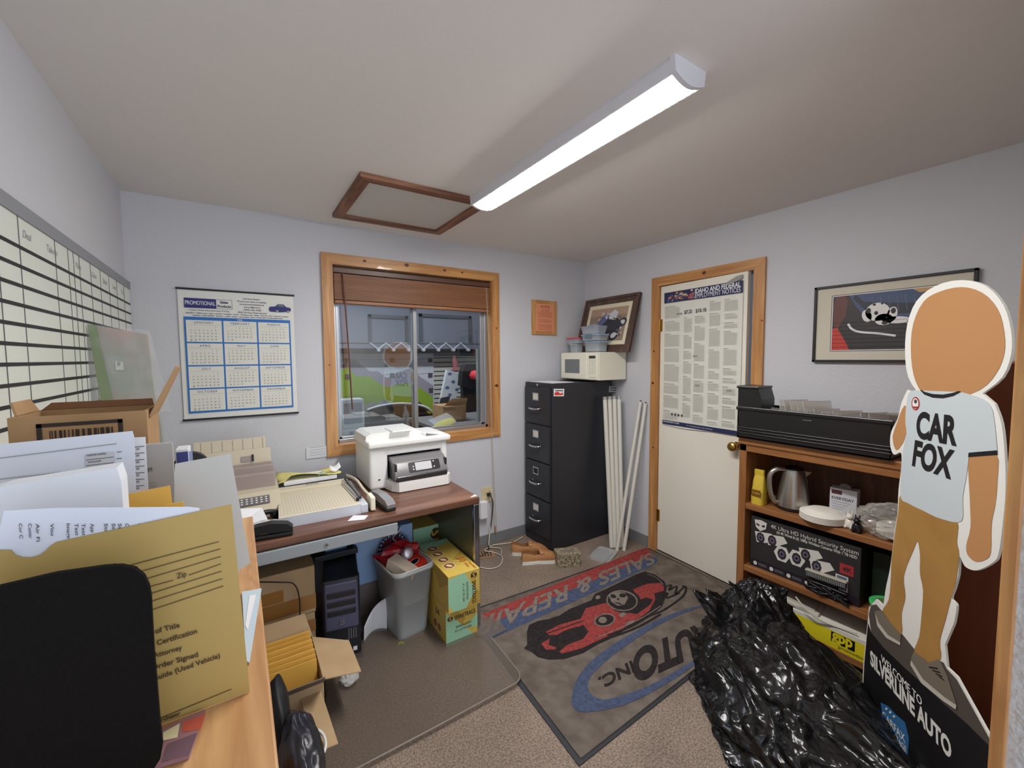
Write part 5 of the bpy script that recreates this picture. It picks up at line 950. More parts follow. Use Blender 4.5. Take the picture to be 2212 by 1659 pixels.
for i, (cx, cy) in enumerate(((.055,.175),(.115,.180),(.165,.125),(.235,.130),(.275,.165),(.325,.125))):
    wh_ = i not in (2, 3)
    if wh_: b.prism([(cx-.032,cy+.026),(cx+.055,cy+.040),(cx+.075,cy+.012),(cx+.03,cy-.02),(cx-.02,cy-.032)], .0004+.0002*i,.0004+.0002*i, LG2, K)
    else: b.prism(ell(cx,cy,.040,.046,6), .0004+.0002*i,.0004+.0002*i, LG2, K)
    b.prism(ell(cx,cy,.022,.030,8), .0022,.0022, SBK, K); b.prism(ell(cx,cy,.013,.016,14), .0025,.0025, LENS, K); b.prism(ell(cx,cy,.006,.007,10), .0028,.0028, BLACK, K)
b.rect(.42,.135,.475,.185,.0006, mat('badge_red', (168,52,56), .5), K); b.text('4K', .03, SBK, K @ Matrix.Translation((.432,.15,.001)), bold=.03)
for i in range(4): b.prism(ell(.03+i*.085,.022,.010,.011,12), .0008,.0008, LG2, K); [b.rect(.046+i*.085,.026-j*.008,.090+i*.085,.028-j*.008,.0008, GREYINK, K) for j in range(2)]
b.rect(.405,.05,.455,.125,.0006, LG2, K); b.rect(.41,.055,.45,.12,.0008, mat('phone_screen', (90,98,120), .4), K); b.build('front_print', sb)
rt = thing('recorder', 'pale grey metal router lying in front of the camera box', 'device', (2.365,.845,S2)); 
b = MB(T(2.372,.835,S2+.075,rz=.08)); b.box((-.018,-.085,.024),(.012,.085,.032), mat('device_pale', (176,172,156), .5), .004); b.box((-.016,-.083,0),(.012,.083,.024), mat('device_dark', (60,62,62), .5), .003)
for i in range(22): b.box((-.0168,-.078+i*.0072,.002),(-.0155,-.075+i*.0072,.022), GREYINK)
b.box((-.006,-.05,-.075),(.012,.05,.0), BKC, .01); b.build('case', rt)
b = MB(T(2.355,.83,S2+.006)); random.seed(9)
for i in range(7): b.tube([(random.uniform(-.012,.008), random.uniform(-.09,.09), random.uniform(.0,.05)) for _ in range(6)], .006, BKC, n=6)
b.build('cable_bundle', label='tangled black camera cables hanging over the shelf edge', cat='cable')
gt = thing('green_lid_tub', 'round clear tub with a bright green lid on the middle shelf', 'tub', (2.41,.585,S2)); 
b = MB(T(2.405,.600,S2+.001)); b.lathe([(.045,0),(.052,.004),(.066,.048),(.068,.052)], mat('tub_clear', (208,210,190), .3, alpha=.8)); b.build('tub', gt); b = MB(T(2.405,.600,S2+.001)); b.lathe([(.072,.048),(.074,.060),(.068,.064),(.060,.061),(0,.060)], mat('lid_green', (74,196,106), .35)); b.prism(ell(0,0,.052,.052,24), .0612,.0612, mat('lid_label', (90,120,70), .4)); b.build('lid', gt)
b = MB(); b.box((2.46,.50,S2+.001),(2.62,.685,S2+.26), mat('box_dark_green', (24,38,30), .5), .003); b.box((2.4592,.56,S2+.12),(2.46,.60,S2+.16), mat('emblem_green',(46,78,52),.5)); b.build('dark_green_box', label='dark green box at the back right of the middle shelf', cat='box')
# ---------------------------------------------------------------- bottom shelf: keyboard-like panel, binder lid, gpp box
S3 = .077; YG_ = mat('gpp_yellow', (240,222,40), .5)
gb = thing('yellow_supply_box', 'white box with a yellow printed front on the lowest shelf', 'box', (2.40,.75,S3)); M = T(2.365,1.02,S3+.001,rz=-math.pi/2-.02)
b = MB(M); b.box((0,0,0),(.50,.22,.105), mat('supply_white', (228,226,214), .6), .002); b.build('box', gb)
K = M @ frame((0,-.0008,0),(1,0,0),(0,0,1)); b = MB(); b.rect(0,0,.50,.085,0, YG_, K); b.rect(.22,.030,.315,.080,.0003, BLACK, K); b.text('gpp', .070, YG_, K @ Matrix.Translation((.226,.044,.0008)), bold=.04, width=.082); b.text('promotional products', .022, mat('gpp_olive',(130,124,30),.5), K @ Matrix.Translation((.25,.012,.0008)), bold=.02, width=.22); b.rect(.40,.0,.49,.008,.0006, BLACK, K); b.text('you. us. here.', .014, DKINK, K @ Matrix.Translation((.42,.056,.0008)), width=.06) if 0 else None; b.build('front_print', gb)
kb = thing('keyboard', 'pale grey keyboard lying tilted on the lowest shelf', 'keyboard', (2.40,.95,S3+.11)); M = T(2.345,1.16,S3+.135,rz=-math.pi/2+.12,ry=.12)
b = MB(M); b.box((0,0,0),(.30,.14,.018), mat('keyboard_pale', (206,200,188), .5), .004); b.box((.02,.02,.018),(.28,.12,.024), mat('keyboard_keys', (186,180,166), .5), .003); b.build('case', kb)
cable('white_lamp_cord', [(2.34,.95,.262),(2.33,.89,.22),(2.345,.84,.195),(2.36,.78,.19),(2.36,.70,.20)], .004, WHC, 'pale cord draped over the boxes on the lowest shelf')
# ---------------------------------------------------------------- printed door mat
Z5 = lambda zx, zy: (1000+zx*.28878, 1180+zy*.28878)
def tri_text(b, t, p0, p1, pt, m_, bold=.02, off=.0015, gap=1):      # text whose baseline runs p0-p1 and whose capitals reach pt above p0
    vs, fs = text_geo(t, bold, 'LEFT', 0, gap); x0, x1 = min(v.x for v in vs), max(v.x for v in vs); ax, ay = (p1-p0), (pt-p0); n = ax.cross(ay).normalized()
    if n.dot(EYE-p0) < 0: n = -n
    b.add([p0+ax*((v.x-x0)/(x1-x0))+ay*(v.y/.70)+n*(off+v.z*ay.length) for v in vs], fs, m_)
RUGZ = .010
rg = thing('door_mat', 'grey door mat printed with a red race car and blue oval', 'mat', (1.75, 1.65, 0))
RUG = mat('mat_pile', (112,103,94), .95, spec=.1, noise=((92,83,75), 14, 6), bump=(160,.5)); RUB = mat('mat_rubber', (40,42,46), .6)
cor = [(.985,1.08),(1.82,1.118),(2.325,1.14),(2.335,1.275),(2.60,1.29),(2.625,2.09),(1.06,2.145)]
b = MB(); b.prism(cor, .001, .005, RUB); b.build('rubber_backing', rg)
ins = [(.995+.012,1.095),(1.82,1.133),(2.315,1.152),(2.322,1.288),(2.588,1.303),(2.60,2.07),(1.08,2.125)]
b = MB(); b.prism(ins, .004, RUGZ, RUG); b.build('mat_pile', rg)
f5 = lambda pts: [at(*Z5(*p), z=RUGZ) for p in pts]
b = MB(); RR = mat('pile_red', (150,66,62), .95, spec=.1, noise=((122,54,52), 60, 3)); RB_ = mat('pile_blue', (76,86,110), .95, spec=.1, noise=((62,70,92), 60, 3)); RK = mat('pile_black', (38,34,34), .95, spec=.1, noise=((48,43,42), 60, 3)); RT = mat('pile_tan', (128,118,108), .95, spec=.1, noise=((106,97,90), 60, 3))
b.decal3(f5([(70,540),(1290,38),(1370,12),(1415,45),(1400,82),(1250,140),(130,610)]), RR); b.decal3(f5([(110,618),(1250,140),(1400,82),(1455,85),(1460,110),(1430,140),(190,705),(150,690)]), RB_)
tri_text(b, 'SALES & REPAIR', at(*Z5(1408,48), z=RUGZ), at(*Z5(95,560), z=RUGZ), at(*Z5(1440,128), z=RUGZ), RT, bold=.02, off=.002)
b.decal3(f5([(455,765),(480,740),(478,640),(495,590),(560,560),(640,545),(720,520),(800,470),(960,405),(985,360),(1050,330),(1290,215),(1360,188),(1440,215),(1510,265),(1525,310),(1510,400),(1490,450),(1420,510),(1280,585),(1130,680),(1000,740),(900,800),(760,845),(640,850),(560,830),(510,790)]), RK, .0012)
b.decal3(f5([(620,642),(720,590),(880,545),(920,465),(1070,425),(1140,480),(1300,510),(1400,440),(1420,400),(1370,385),(1330,400),(1270,325),(1380,282),(1480,275),(1505,310),(1500,335),(1430,355),(1440,400),(1390,490),(1290,560),(1150,645),(1000,712),(890,765),(740,805),(720,790),(780,740),(900,695),(940,640),(900,590),(700,668),(640,665)]), RR, .0018)
b.decal3(f5([(585,730),(650,690),(640,740),(700,760),(690,775),(620,775)]), RR, .0018); b.decal3(f5(ell(800,660,130,38,20,-.35)), RK, .0022)
b.decal3(f5(ell(1060,555,80,48,20,-.2)), RT, .0024); b.decal3(f5(ell(1060,555,70,40,20,-.2)), RK, .0028); b.decal3(f5(ell(1045,555,32,24,16)), RT, .0030)
b.decal3(f5(ell(1210,415,125,88,24,.1)), RK, .0026); b.decal3(f5(ell(1190,410,118,78,24,.1)), RT, .0029); b.decal3(f5(ell(1190,412,108,68,24,.1)), RK, .0031)
b.decal3(f5([(1090,370),(1140,345),(1210,350),(1235,390),(1210,440),(1160,450),(1110,420)]), RT, .0034)
for e in ((1125,378,24,14,.3),(1195,372,26,16,0),(1160,400,9,8,0),(1165,432,30,5,.3)): b.decal3(f5(ell(*e[:4],14,e[4])), RK, .0038)
for e in ((1195,515,26,16,-.3),(1250,575,38,12,-.35),(1010,385,20,14,-.3)): b.decal3(f5(ell(*e[:4],14,e[4])), RT, .0028)
UP = Vector((0,0,1))
for pts in (((1380,210),(1450,240),(1500,290)), ((1000,690),(1300,560),(1480,450)), ((560,700),(620,660),(900,560))): b.stroke(f5(pts), .006, RT if pts[0][0] > 600 else RK, .003, UP)
for pts in (((1500,310),(1560,290),(1540,330),(1600,300),(1590,360),(1660,300)), ((1470,380),(1530,350),(1520,390),(1620,350)), ((1080,670),(1260,600),(1400,520),(1500,480),(1640,380),(1670,310),(1640,300)), ((1060,700),(1300,610),(1480,510))): b.stroke(f5(pts), .013, RK, .0018, UP)
o_ = [(1850,420),(1600,495),(1400,580),(1150,720),(960,860),(850,1000),(815,1130),(822,1200),(870,1238),(1000,1235),(1200,1190),(1400,1100),(1620,970),(1790,845)]; i_ = [(1780,825),(1600,930),(1400,1040),(1200,1115),(1050,1148),(965,1110),(935,1050),(960,970),(1060,870),(1200,760),(1420,615),(1620,515),(1850,432)]
b.decal3(smoothpts(f5(o_), 4)+smoothpts(f5(i_), 4), RB_, .0014)
tri_text(b, 'AUTO', at(*Z5(1850,560), z=RUGZ), at(*Z5(1268,800), z=RUGZ), at(*Z5(1905,740), z=RUGZ), RK, bold=.05, off=.002); tri_text(b, 'INC.', at(*Z5(1262,858), z=RUGZ), at(*Z5(1008,990), z=RUGZ), at(*Z5(1290,935), z=RUGZ), RK, bold=.03, off=.002)
tri_text(b, 'SILVERLINE', at(*Z5(2200,405), z=RUGZ), at(*Z5(1820,425), z=RUGZ), at(*Z5(2230,470), z=RUGZ), RK, bold=.02, off=.002)
b.build('printed_pile', rg)
# chair mat of clear vinyl
VN = mat('clear_vinyl', (120,108,96), .30, alpha=.35, spec=.5)
b = MB(); pts = [(.03,1.50),(.60,1.505),(.96,1.515)]+[(1.05-.06+.06*math.cos(math.radians(a)), 1.575+.06*math.sin(math.radians(a))) for a in range(-80,1,20)]+[(1.065,1.85),(1.17,1.86),(1.175,1.95),(1.08,2.12),(1.02,2.25),(.03,2.30)]
b.prism(pts, .0165, .0195, VN); b.build('chair_mat', label='smoky clear vinyl chair mat overlapping the printed mat', cat='mat')
b = MB(); b.tube([(x,y,.0195) for x,y in pts[:9]], .004, mat('vinyl_edge', (150,140,130), .4, alpha=.6), n=6, sub=0); b.build('mat_rim', bpy.data.objects['chair_mat'])
# ---------------------------------------------------------------- rubbish bag
BAG = mat('bag_black', (20,20,21), .22, spec=.5)
nt = BAG.node_tree; N = nt.nodes; tcn = N.new('ShaderNodeTexCoord'); nz = N.new('ShaderNodeTexNoise'); nz.inputs['Scale'].default_value = 4; mixv = N.new('ShaderNodeMix'); mixv.data_type = 'VECTOR'; mixv.inputs[0].default_value = .12
vo = N.new('ShaderNodeTexVoronoi'); vo.feature = 'DISTANCE_TO_EDGE'; vo.inputs['Scale'].default_value = 8; vo2 = N.new('ShaderNodeTexVoronoi'); vo2.feature = 'DISTANCE_TO_EDGE'; vo2.inputs['Scale'].default_value = 21
nt.links.new(tcn.outputs['Object'], nz.inputs['Vector']); nt.links.new(tcn.outputs['Object'], mixv.inputs[4]); nt.links.new(nz.outputs['Color'], mixv.inputs[5]); nt.links.new(mixv.outputs[1], vo.inputs['Vector']); nt.links.new(mixv.outputs[1], vo2.inputs['Vector'])
ad = N.new('ShaderNodeMath'); ad.operation = 'MULTIPLY_ADD'; ad.inputs[1].default_value = .22; nt.links.new(vo2.outputs['Distance'], ad.inputs[0]); nt.links.new(vo.outputs['Distance'], ad.inputs[2])
bpn = N.new('ShaderNodeBump'); bpn.inputs['Strength'].default_value = .6; bpn.inputs['Distance'].default_value = .05; nt.links.new(ad.outputs[0], bpn.inputs['Height']); nt.links.new(bpn.outputs[0], N['Principled BSDF'].inputs['Normal'])
bm = bmesh.new(); bmesh.ops.create_icosphere(bm, subdivisions=6, radius=1)
ax = Vector((.62,.785,0)).normalized(); ay = Vector((-ax.y, ax.x, 0)); C0 = Vector((1.90,.81,.0))
def fac(p, f, o):
    d_ = noise.voronoi(p*f+Vector((o,o*.7,o*1.3)))[0]; return d_[1]-d_[0]
def crease(p, f, o): return 1-abs(noise.noise(p*f+Vector((o,o*.7,o*1.3))))*2.6
for v in bm.verts:
    d = v.co.normalized(); w_ = Vector((noise.noise(d*2+Vector((4,0,0))), noise.noise(d*2+Vector((0,4,0))), noise.noise(d*2+Vector((0,0,4)))))*.35; q = d+w_
    fr = max(0, -d.x)                 # calmer, longer folds towards the front
    k = 1+.09*crease(Vector((q.x*1.1,q.y*2.6,q.z*2.2)), 1, 3)+.13*fac(Vector((q.x*1.3,q.y*2.8,q.z*2.4)), 1, 11)+(.13-.03*fr)*fac(Vector((q.x*.7,q.y*1.2,q.z)), 4.6, 7)+.03*fac(q, 10, 5)
    u = d.x; L = .50*k; wd = (.285-.05*u)*k; hh = (.27-.02*u-.08*max(0,-u))*k
    p = C0+ax*(d.x*L)+ay*(d.y*wd)+Vector((0,0,d.z*hh))
    p.z = max(p.z, .013+.006*abs(noise.noise(d*5)))
    if p.z < .02: q = (p-C0); q.z = 0; p += q*.08
    v.co = p
b = MB(); b.bm(bm, BAG, smooth=True); rb = b.build('rubbish_bag', label='large crumpled black rubbish bag slumped in front of the bookcase', cat='bag')
bm = bmesh.new(); bmesh.ops.create_icosphere(bm, subdivisions=5, radius=1); C1 = Vector((2.15,1.03,.17))
for v in bm.verts:
    d = v.co.normalized(); a = math.atan2(d.y, d.x); k = 1+.22*(1-abs(noise.noise(Vector((math.cos(a)*2.5,math.sin(a)*2.5,d.z*1.2))))*2.2)+.08*noise.noise(d*7)
    p = C1+Vector((d.x*.13*k*(1-.35*d.z), d.y*.17*k*(1-.35*d.z), d.z*.17*k)); v.co = p
b = MB(); b.bm(bm, BAG, smooth=True)
def flap(p0, p1, w, up):
    p0, p1, up = Vector(p0), Vector(p1), Vector(up); sd = (p1-p0).cross(up).normalized()
    def fn(u, v):
        t = (v-.5)*2; ww = w*(1-u)**.8+.004; return tuple(p0+(p1-p0)*u+sd*t*ww+up*(.35*ww*(1-t*t)+.02*noise.noise(Vector((u*5,v*7,p0.x*9)))+.012*math.sin(9*v)*(1-u)))
    b.grid(fn, 10, 14, BAG)
flap((2.13,1.06,.24),(2.04,1.13,.35),.07,(0,0,1)); flap((2.17,1.00,.26),(2.20,.93,.36),.06,(-1,0,.3)); flap((2.00,1.10,.17),(1.90,1.235,.30),.085,(-.5,0,1)); flap((2.10,1.14,.15),(2.02,1.24,.26),.07,(-.4,0,1))
b.build('gathered_neck', rb, solid=.0015)
# loose sheet of the bag running to the front
def tail(u, v):
    p = Vector((1.80,.62,0))*(1-u)+Vector((1.62,.22,0))*u; w = (v-.5)*(.50-.1*u); q = Vector((.9,-.42,0)).normalized()
    h = (.20-.08*u)*math.sin(math.pi*v)+.045*(1-abs(noise.noise(Vector((v*9,u*1.8,3))))*2)*math.sin(math.pi*v)
    r = p+q*w; return (r.x, r.y, .016+max(0,h))
b = MB(); b.grid(tail, 26, 40, BAG); b.build('bag_tail', rb, solid=.002)
# ---------------------------------------------------------------- cardboard standee
A_, B_ = Vector((2.10,.62,0)), Vector((1.67,.23,0)); dS = (B_-A_).normalized(); nS = dS.cross(Vector((0,0,1))); nS = nS if nS.dot(EYE-A_) > 0 else -nS; nS.z = 0; nS.normalize()
PLN = (A_, nS)
Z4 = lambda p: (1560+p[0]*.32551, 780+p[1]*.32551); Z6 = lambda p: (1480+p[0]*.3309, 1180+p[1]*.3309)
def sp(pts, mp=None): return [at(*(mp(p) if mp else p), p=PLN) for p in pts]
st_ = thing('standee', 'life size cardboard standee in a pale tee shirt and khaki trousers', 'standee', tuple((A_+B_)/2))
CARD = mat('standee_white', (232,232,226), .4); KR = mat('blank_tan', (186,136,88), .5); SH = mat('tee_pale', (196,206,210), .5); KH = mat('khaki_print', (178,136,74), .5, noise=((160,118,60), 5, 3)); BASEP = mat('standee_base', (26,25,28), .4); GRD = mat('standee_ground', (84,76,70), .5); SHO = mat('shoe_print', (122,112,98), .5); SOLP = mat('sole_print', (196,192,182), .5)
head = [(1986,852),(1962,815),(1955,760),(1960,700),(1980,650),(2020,618),(2075,605),(2130,618),(2168,660),(2184,715),(2184,765),(2165,815),(2122,850)]
hs = smoothpts([Vector((x,y,0)) for x,y in head], 3); head = [(p.x,p.y) for p in hs]
right = [(2148,872),(2163,915),(2170,980),(2172,1060),(2165,1140),(2157,1195),(2145,1215),(2110,1232),(2085,1224),(2073,1203),(2070,1240),(2062,1270),(2055,1292),(2066,1308),(2061,1345),(2041,1392),(2046,1441),(2067,1461),(2138,1590)]
lo = at(2139,1659, p=PLN); br = lo.copy(); br.z = .004; bl = at(1865,1431, p=PLN); bl.z = .004
left = [(1865,1431),(1874,1345),(1877,1312),(1893,1294),(1908,1308),(1914,1268),(1921,1236),(1926,1203),(1934,1138),(1939,1105),(1941,1057),(1947,1008),(1946,978),(1931,982),(1923,962),(1925,933),(1939,904),(1947,871),(1960,842)]
sm_ = lambda L: [(p.x, p.y) for p in smoothpts([Vector((x, y, 0)) for x, y in L], 4)]
out = sp(head)+sp(sm_(right[:-4])+right[-4:])+[lo, br, bl]+sp(left[:4]+sm_(left[4:]))
o = A_; KS = Matrix((dS, Vector((0,0,1)), nS)).transposed().to_4x4(); KS.translation = A_
if KS.determinant() < 0: KS = Matrix((-dS, Vector((0,0,1)), nS)).transposed().to_4x4(); KS.translation = A_
KI = KS.inverted(); o2 = [((KI @ p).x, (KI @ p).y) for p in out]
b = MB(); b.prism(o2, -.006, 0, CARD, KS); b.build('die_cut_board', st_)
b = MB(); b.decal3(sp([(1992,848),(1974,810),(1968,755),(1973,700),(1995,652),(2030,630),(2078,620),(2122,632),(2156,668),(2170,718),(2170,765),(2152,808),(2118,842),(2060,862),(2020,860)]), KR, .0008, smooth=3); b.build('blank_head', st_, label='blank plain tan head')
b = MB(); b.decal3(sp([(1645,620),(1820,610),(1828,800),(1815,950),(1790,1080),(1785,1270),(1745,1320),(1680,1330),(1630,1285),(1622,1220),(1650,1100),(1645,900)], Z4), KR, .0008, smooth=3); b.build('blank_arm', st_, label='blank plain tan arm hanging down'); b = MB(); b.decal3(sp([(1225,300),(1195,320),(1165,400),(1132,500),(1150,585),(1180,575),(1225,480)], Z4), KR, .0008, smooth=2); b.build('blank_arm', st_, label='blank plain tan raised forearm')
b = MB(); tee = [(1320,195),(1255,200),(1228,260),(1218,400),(1225,480),(1200,620),(1185,890),(1240,945),(1330,990),(1450,1045),(1590,1062),(1600,900),(1625,760),(1640,635),(1830,620),(1825,540),(1810,400),(1790,310),(1730,250),(1590,205)]
b.decal3(sp([(p.x, p.y) for p in smoothpts([Vector((x, y, 0)) for x, y in tee[:13]], 4)]+tee[13:14]+[(p.x, p.y) for p in smoothpts([Vector((x, y, 0)) for x, y in tee[14:]], 4)], Z4), SH, .0012); b.decal3(sp([(1318,193),(1345,222),(1400,243),(1470,248),(1540,232),(1592,203),(1575,198),(1530,212),(1470,222),(1400,218),(1345,203),(1325,190)], Z4), BASEP, .0018); b.decal3(sp([(1640,608),(1830,592),(1830,622),(1637,637)], Z4), BASEP, .0018)
tri_text(b, 'CAR', *sp([(1290,500),(1562,556),(1298,338)], Z4), BASEP, bold=.042, off=.002); tri_text(b, 'FOX', *sp([(1264,685),(1525,778),(1284,528)], Z4), BASEP, bold=.042, off=.002)
b.decal3(sp(ell(1288,282,27,45,20), Z4), mat('badge_red'), .002); b.decal3(sp(ell(1288,282,20,36,20), Z4), CARD, .0025); b.decal3(sp(ell(1290,268,10,14,12), Z4), DKINK, .003); b.decal3(sp([(1270,300),(1306,302),(1300,315),(1276,312)], Z4), mat('badge_red'), .003); b.build('tee_shirt', st_)
b = MB(); tr_ = [Z4(p) for p in ((1183,892),(1240,945),(1330,990),(1450,1045),(1563,1063),(1560,1200),(1575,1290),(1550,1480))]+[Z6(p) for p in ((1738,340),(1705,470),(1665,620),(1672,730),(1600,770),(1498,700),(1530,590),(1545,450),(1555,290),(1535,180),(1535,60),(1520,-30),(1495,20),(1430,190),(1440,330),(1415,440),(1415,575),(1340,510),(1290,425),(1330,350),(1345,200))]+[Z4(p) for p in ((1125,1330),(1150,1130),(1170,1000))]
b.decal3(sp([(p.x, p.y) for p in smoothpts([Vector((x, y, 0)) for x, y in tr_], 3, True)]), KH, .0010); b.build('trousers', st_)
b = MB(); b.decal3(sp([(1245,425),(1290,418),(1345,500),(1415,575),(1412,630),(1330,585),(1270,500)], Z6), SHO, .0030); b.decal3(sp([(1245,430),(1270,500),(1330,580),(1412,630),(1410,648),(1320,600),(1260,520)], Z6), SOLP, .0032)
b.decal3(sp([(1485,720),(1500,690),(1600,760),(1668,738),(1720,850),(1780,1040),(1700,985),(1560,875),(1480,760)], Z6), SHO, .0030); b.decal3(sp([(1482,745),(1560,868),(1700,985),(1780,1040),(1775,1068),(1690,1010),(1550,895),(1478,775)], Z6), SOLP, .0034)
for k in range(4): b.stroke(sp([(1600+k*22,790+k*20),(1660+k*14,800+k*26)], Z6), .003, BASEP, .004, nS)
b.build('shoes', st_)
gr = [(1200,445),(1215,385),(1250,380),(1300,440),(1420,575),(1505,680),(1690,760),(1710,800),(1775,870),(1985,1250)]
arc = [(1985,1300),(1850,1165),(1700,1035),(1560,905),(1430,790),(1300,665),(1215,560)]
b = MB(); b.decal3(sp(gr+arc, Z6), GRD, .0009)
blk = sp([(1196,500),(1215,560)]+arc[::-1][1:], Z6); lo2 = at(2134,1650, p=PLN); br2 = lo2.copy(); br2.z = .01; bl2 = at(*Z6((1172,760)), p=PLN); b2 = bl2.copy(); b2.z = .01
b.decal3(blk+[at(*Z6((1980,1440)), p=PLN), br2, b2, bl2], BASEP, .0011)
tri_text(b, 'WELCOME TO', *sp([(1283,750),(1550,1046),(1283,703)], Z6), CARD, bold=.03, off=.002); tri_text(b, 'SILVERLINE AUTO', *sp([(1213,768),(1745,1398),(1211,676)], Z6), CARD, bold=.04, off=.002)
BB = mat('badge_blue', (52,112,164), .5); b.decal3(sp([(1280,1020),(1330,1045),(1370,1090),(1440,1150),(1466,1255),(1455,1395),(1375,1300),(1300,1190)], Z6), BB, .002)
tri_text(b, 'CARFAX', *sp([(1296,1120),(1445,1290),(1292,1070)], Z6), CARD, bold=.02, off=.003); tri_text(b, 'ADVANTAGE', *sp([(1303,1165),(1452,1350),(1300,1130)], Z6), CARD, bold=.02, off=.003); tri_text(b, 'DEALER', *sp([(1330,1215),(1450,1372),(1328,1190)], Z6), CARD, bold=.02, off=.003)
for q in ((1320,1062),(1345,1085),(1370,1112)): b.decal3(sp(ell(*q,9,9,5), Z6), CARD, .003)
b.build('printed_base', st_)
b = MB(); m_ = (A_+B_)/2; b.prism([(0,0),(0,.75),(-.20,0)], 0, .005, mat('kraft', (170,130,88), .8), Matrix.Translation(m_-nS*.008) @ frame((0,0,0), nS, (0,0,1))); b.build('easel_back', st_)
# ---------------------------------------------------------------- oak cabinet and everything standing on it
OK = mat('oak_top', (214,168,116), .38, wood=((180,132,86), 1.5, 'y'), coat=.25); OH = 1.05
oc = thing('oak_cabinet', 'tall oak cabinet covered in papers along the left wall', 'cabinet', (-.21,.83,0))
b = MB(); b.box((XL+.002,.28,OH-.028),(.021,1.372,OH), OK, .003); b.build('top', oc); b = MB(); b.box((XL+.004,.30,0),(.012,1.355,OH-.028), mat('oak_side', (190,134,76), .4, wood=((140,90,48), 1.4, 'z')), .002); b.build('cabinet_body', oc)
Q2 = lambda p: (p[0]*.27125, 850+p[1]*.27125); Q3 = lambda p: (p[0]*.36166, 1200+p[1]*.36166)
def sheet(nm, pts, y, m_, lab=None, cat=None, th=.001, parent=None, extra=None):
    P_ = [at(*p, y=y) for p in pts]; b = MB(); K = frame((0,y,0),(1,0,0),(0,0,1)); b.prism([(max(p.x, XL+.004), max(p.z, OH+.0015)) for p in P_], -th, 0, m_, K)
    if extra: extra(b)
    return b.build(nm, parent, label=lab, cat=cat)
ENV = mat('manila_gold', (176,148,84), .6); ENV2 = mat('manila_orange', (226,176,78), .6); EI = mat('envelope_ink', (66,48,24), .6); PW2 = mat('paper_bluish', (214,218,228), .7); PGY = mat('paper_grey', (196,194,188), .7)
YE, YK = .635, .560
sheet('desk_panel', [(-90,1290),(0,1268),(120,1240),(225,1225),(262,1223),(292,1229),(312,1246),(322,1268),(326,1290),(332,1400),(345,1560),(351,1612),(346,1640),(325,1672),(290,1700),(-90,1740)], YK, mat('felt_black', (22,20,19), .95, spec=.1, bump=(400,.4)), 'matte black panel with rounded corners, nearest of the standing papers', 'panel', .007)
def env(b):
    f = lambda *p: [at(*Q2(q), y=YE-.0012) for q in p]; g = lambda *p: [at(*Q3(q), y=YE-.0012) for q in p]; n = Vector((0,-1,0))
    for a, c in (((760,1440),(1745,1180)),((900,1480),(1755,1238)),((1000,1525),(1760,1298)),((1505,1447),(1760,1357)),((1000,1590),(1380,1487)),((1100,1625),(1765,1415)),((1150,1672),(1772,1475))): b.stroke(f(a,c), .0009, EI, .0003, n, sub=0)
    b.stroke(g((905,325),(1335,182)), .0009, EI, .0003, n, sub=0); b.stroke(g((900,995),(1385,797)), .0009, EI, .0003, n, sub=0)
    tri_text(b, 'Sold To', *f((735,1418),(968,1372),(728,1385)), EI, bold=.02); tri_text(b, 'Zip', *f((1412,1472),(1488,1450),(1405,1432)), EI, bold=.015)
    for t, a, c, u in (('of Title',(930,466),(1076,426),(924,438)), ('Odometer Certification',(700,610),(1180,462),(694,580)), ('Power of Attorney',(730,668),(1090,560),(724,640)), ('Order Signed',(905,685),(1186,602),(899,656)), ('Buyers Guide (Used Vehicle)',(760,805),(1316,608),(754,776)), ('Purchaser',(925,1006),(1080,948),(920,984))):
        tri_text(b, t, *g(a, c, u), EI, bold=.02, off=.0006)
sheet('manila_envelope', [(-90,1206),(0,1189),(22,1189),(33,1200),(48,1205),(66,1205),(85,1200),(98,1190),(108,1180),(120,1172),(500,1090),(540,1498),(351,1572),(-90,1740)], YE, ENV, 'large gold manila dealer envelope with printed lines, frontmost of the envelopes', 'envelope', .002, extra=env)
def txt(b):
    for x, t in ((165,'Cor C'),(240,'Contr'),(300,'Air Fi'),(415,'Visu'),(545,'Image'),(610,'Test'),(665,'Test'),(735,'App'),(845,'Sta'),(905,'Sta'),(955,'Sta'),(1012,'Ce'),(1115,'St')):
        y0 = 1035; tri_text(b, t, *[at(*Q2(q), y=.638-.0012) for q in ((x-14,y0),(x-8,y0+24*len(t)),(x+14,y0))], DKINK, bold=.01, off=.0005)
sheet('printed_sheet', [(8,1104),(110,1098),(407,1095),(431,1098),(430,1112),(434,1300),(-90,1330),(-90,1200),(-5,1165)], .638, PW2, 'white sheet with sideways printing tucked behind the gold envelope', 'paper', extra=txt)
def fold(u, v): p = at(0,0,y=.72); return (0,0,0)
P_ = [at(*p, y=.72) for p in ((-90,1078),(0,1052),(252,1010),(262,1040),(268,1130),(270,1300),(-90,1300))]
b = MB(); K = frame((0,.72,0),(1,0,0),(0,0,1)); b.prism([(max(p.x, XL+.004), max(p.z, OH+.0015)) for p in P_], -.035, .0, mat('folded_white', (222,226,232), .6), K); b.build('folded_papers', label='thick folded wad of blank white paper left of the orange envelope', cat='paper')
sheet('manila_envelope', [(255,1072),(367,1049),(373,1095),(376,1300),(230,1300)], .78, ENV2, 'bright orange manila envelope standing behind the white sheets', 'envelope', .002)
sheet('manila_envelope', [(360,1090),(395,1084),(398,1094),(402,1300),(340,1300)], .745, ENV2, 'orange envelope corner just right of the bright one', 'envelope', .002)
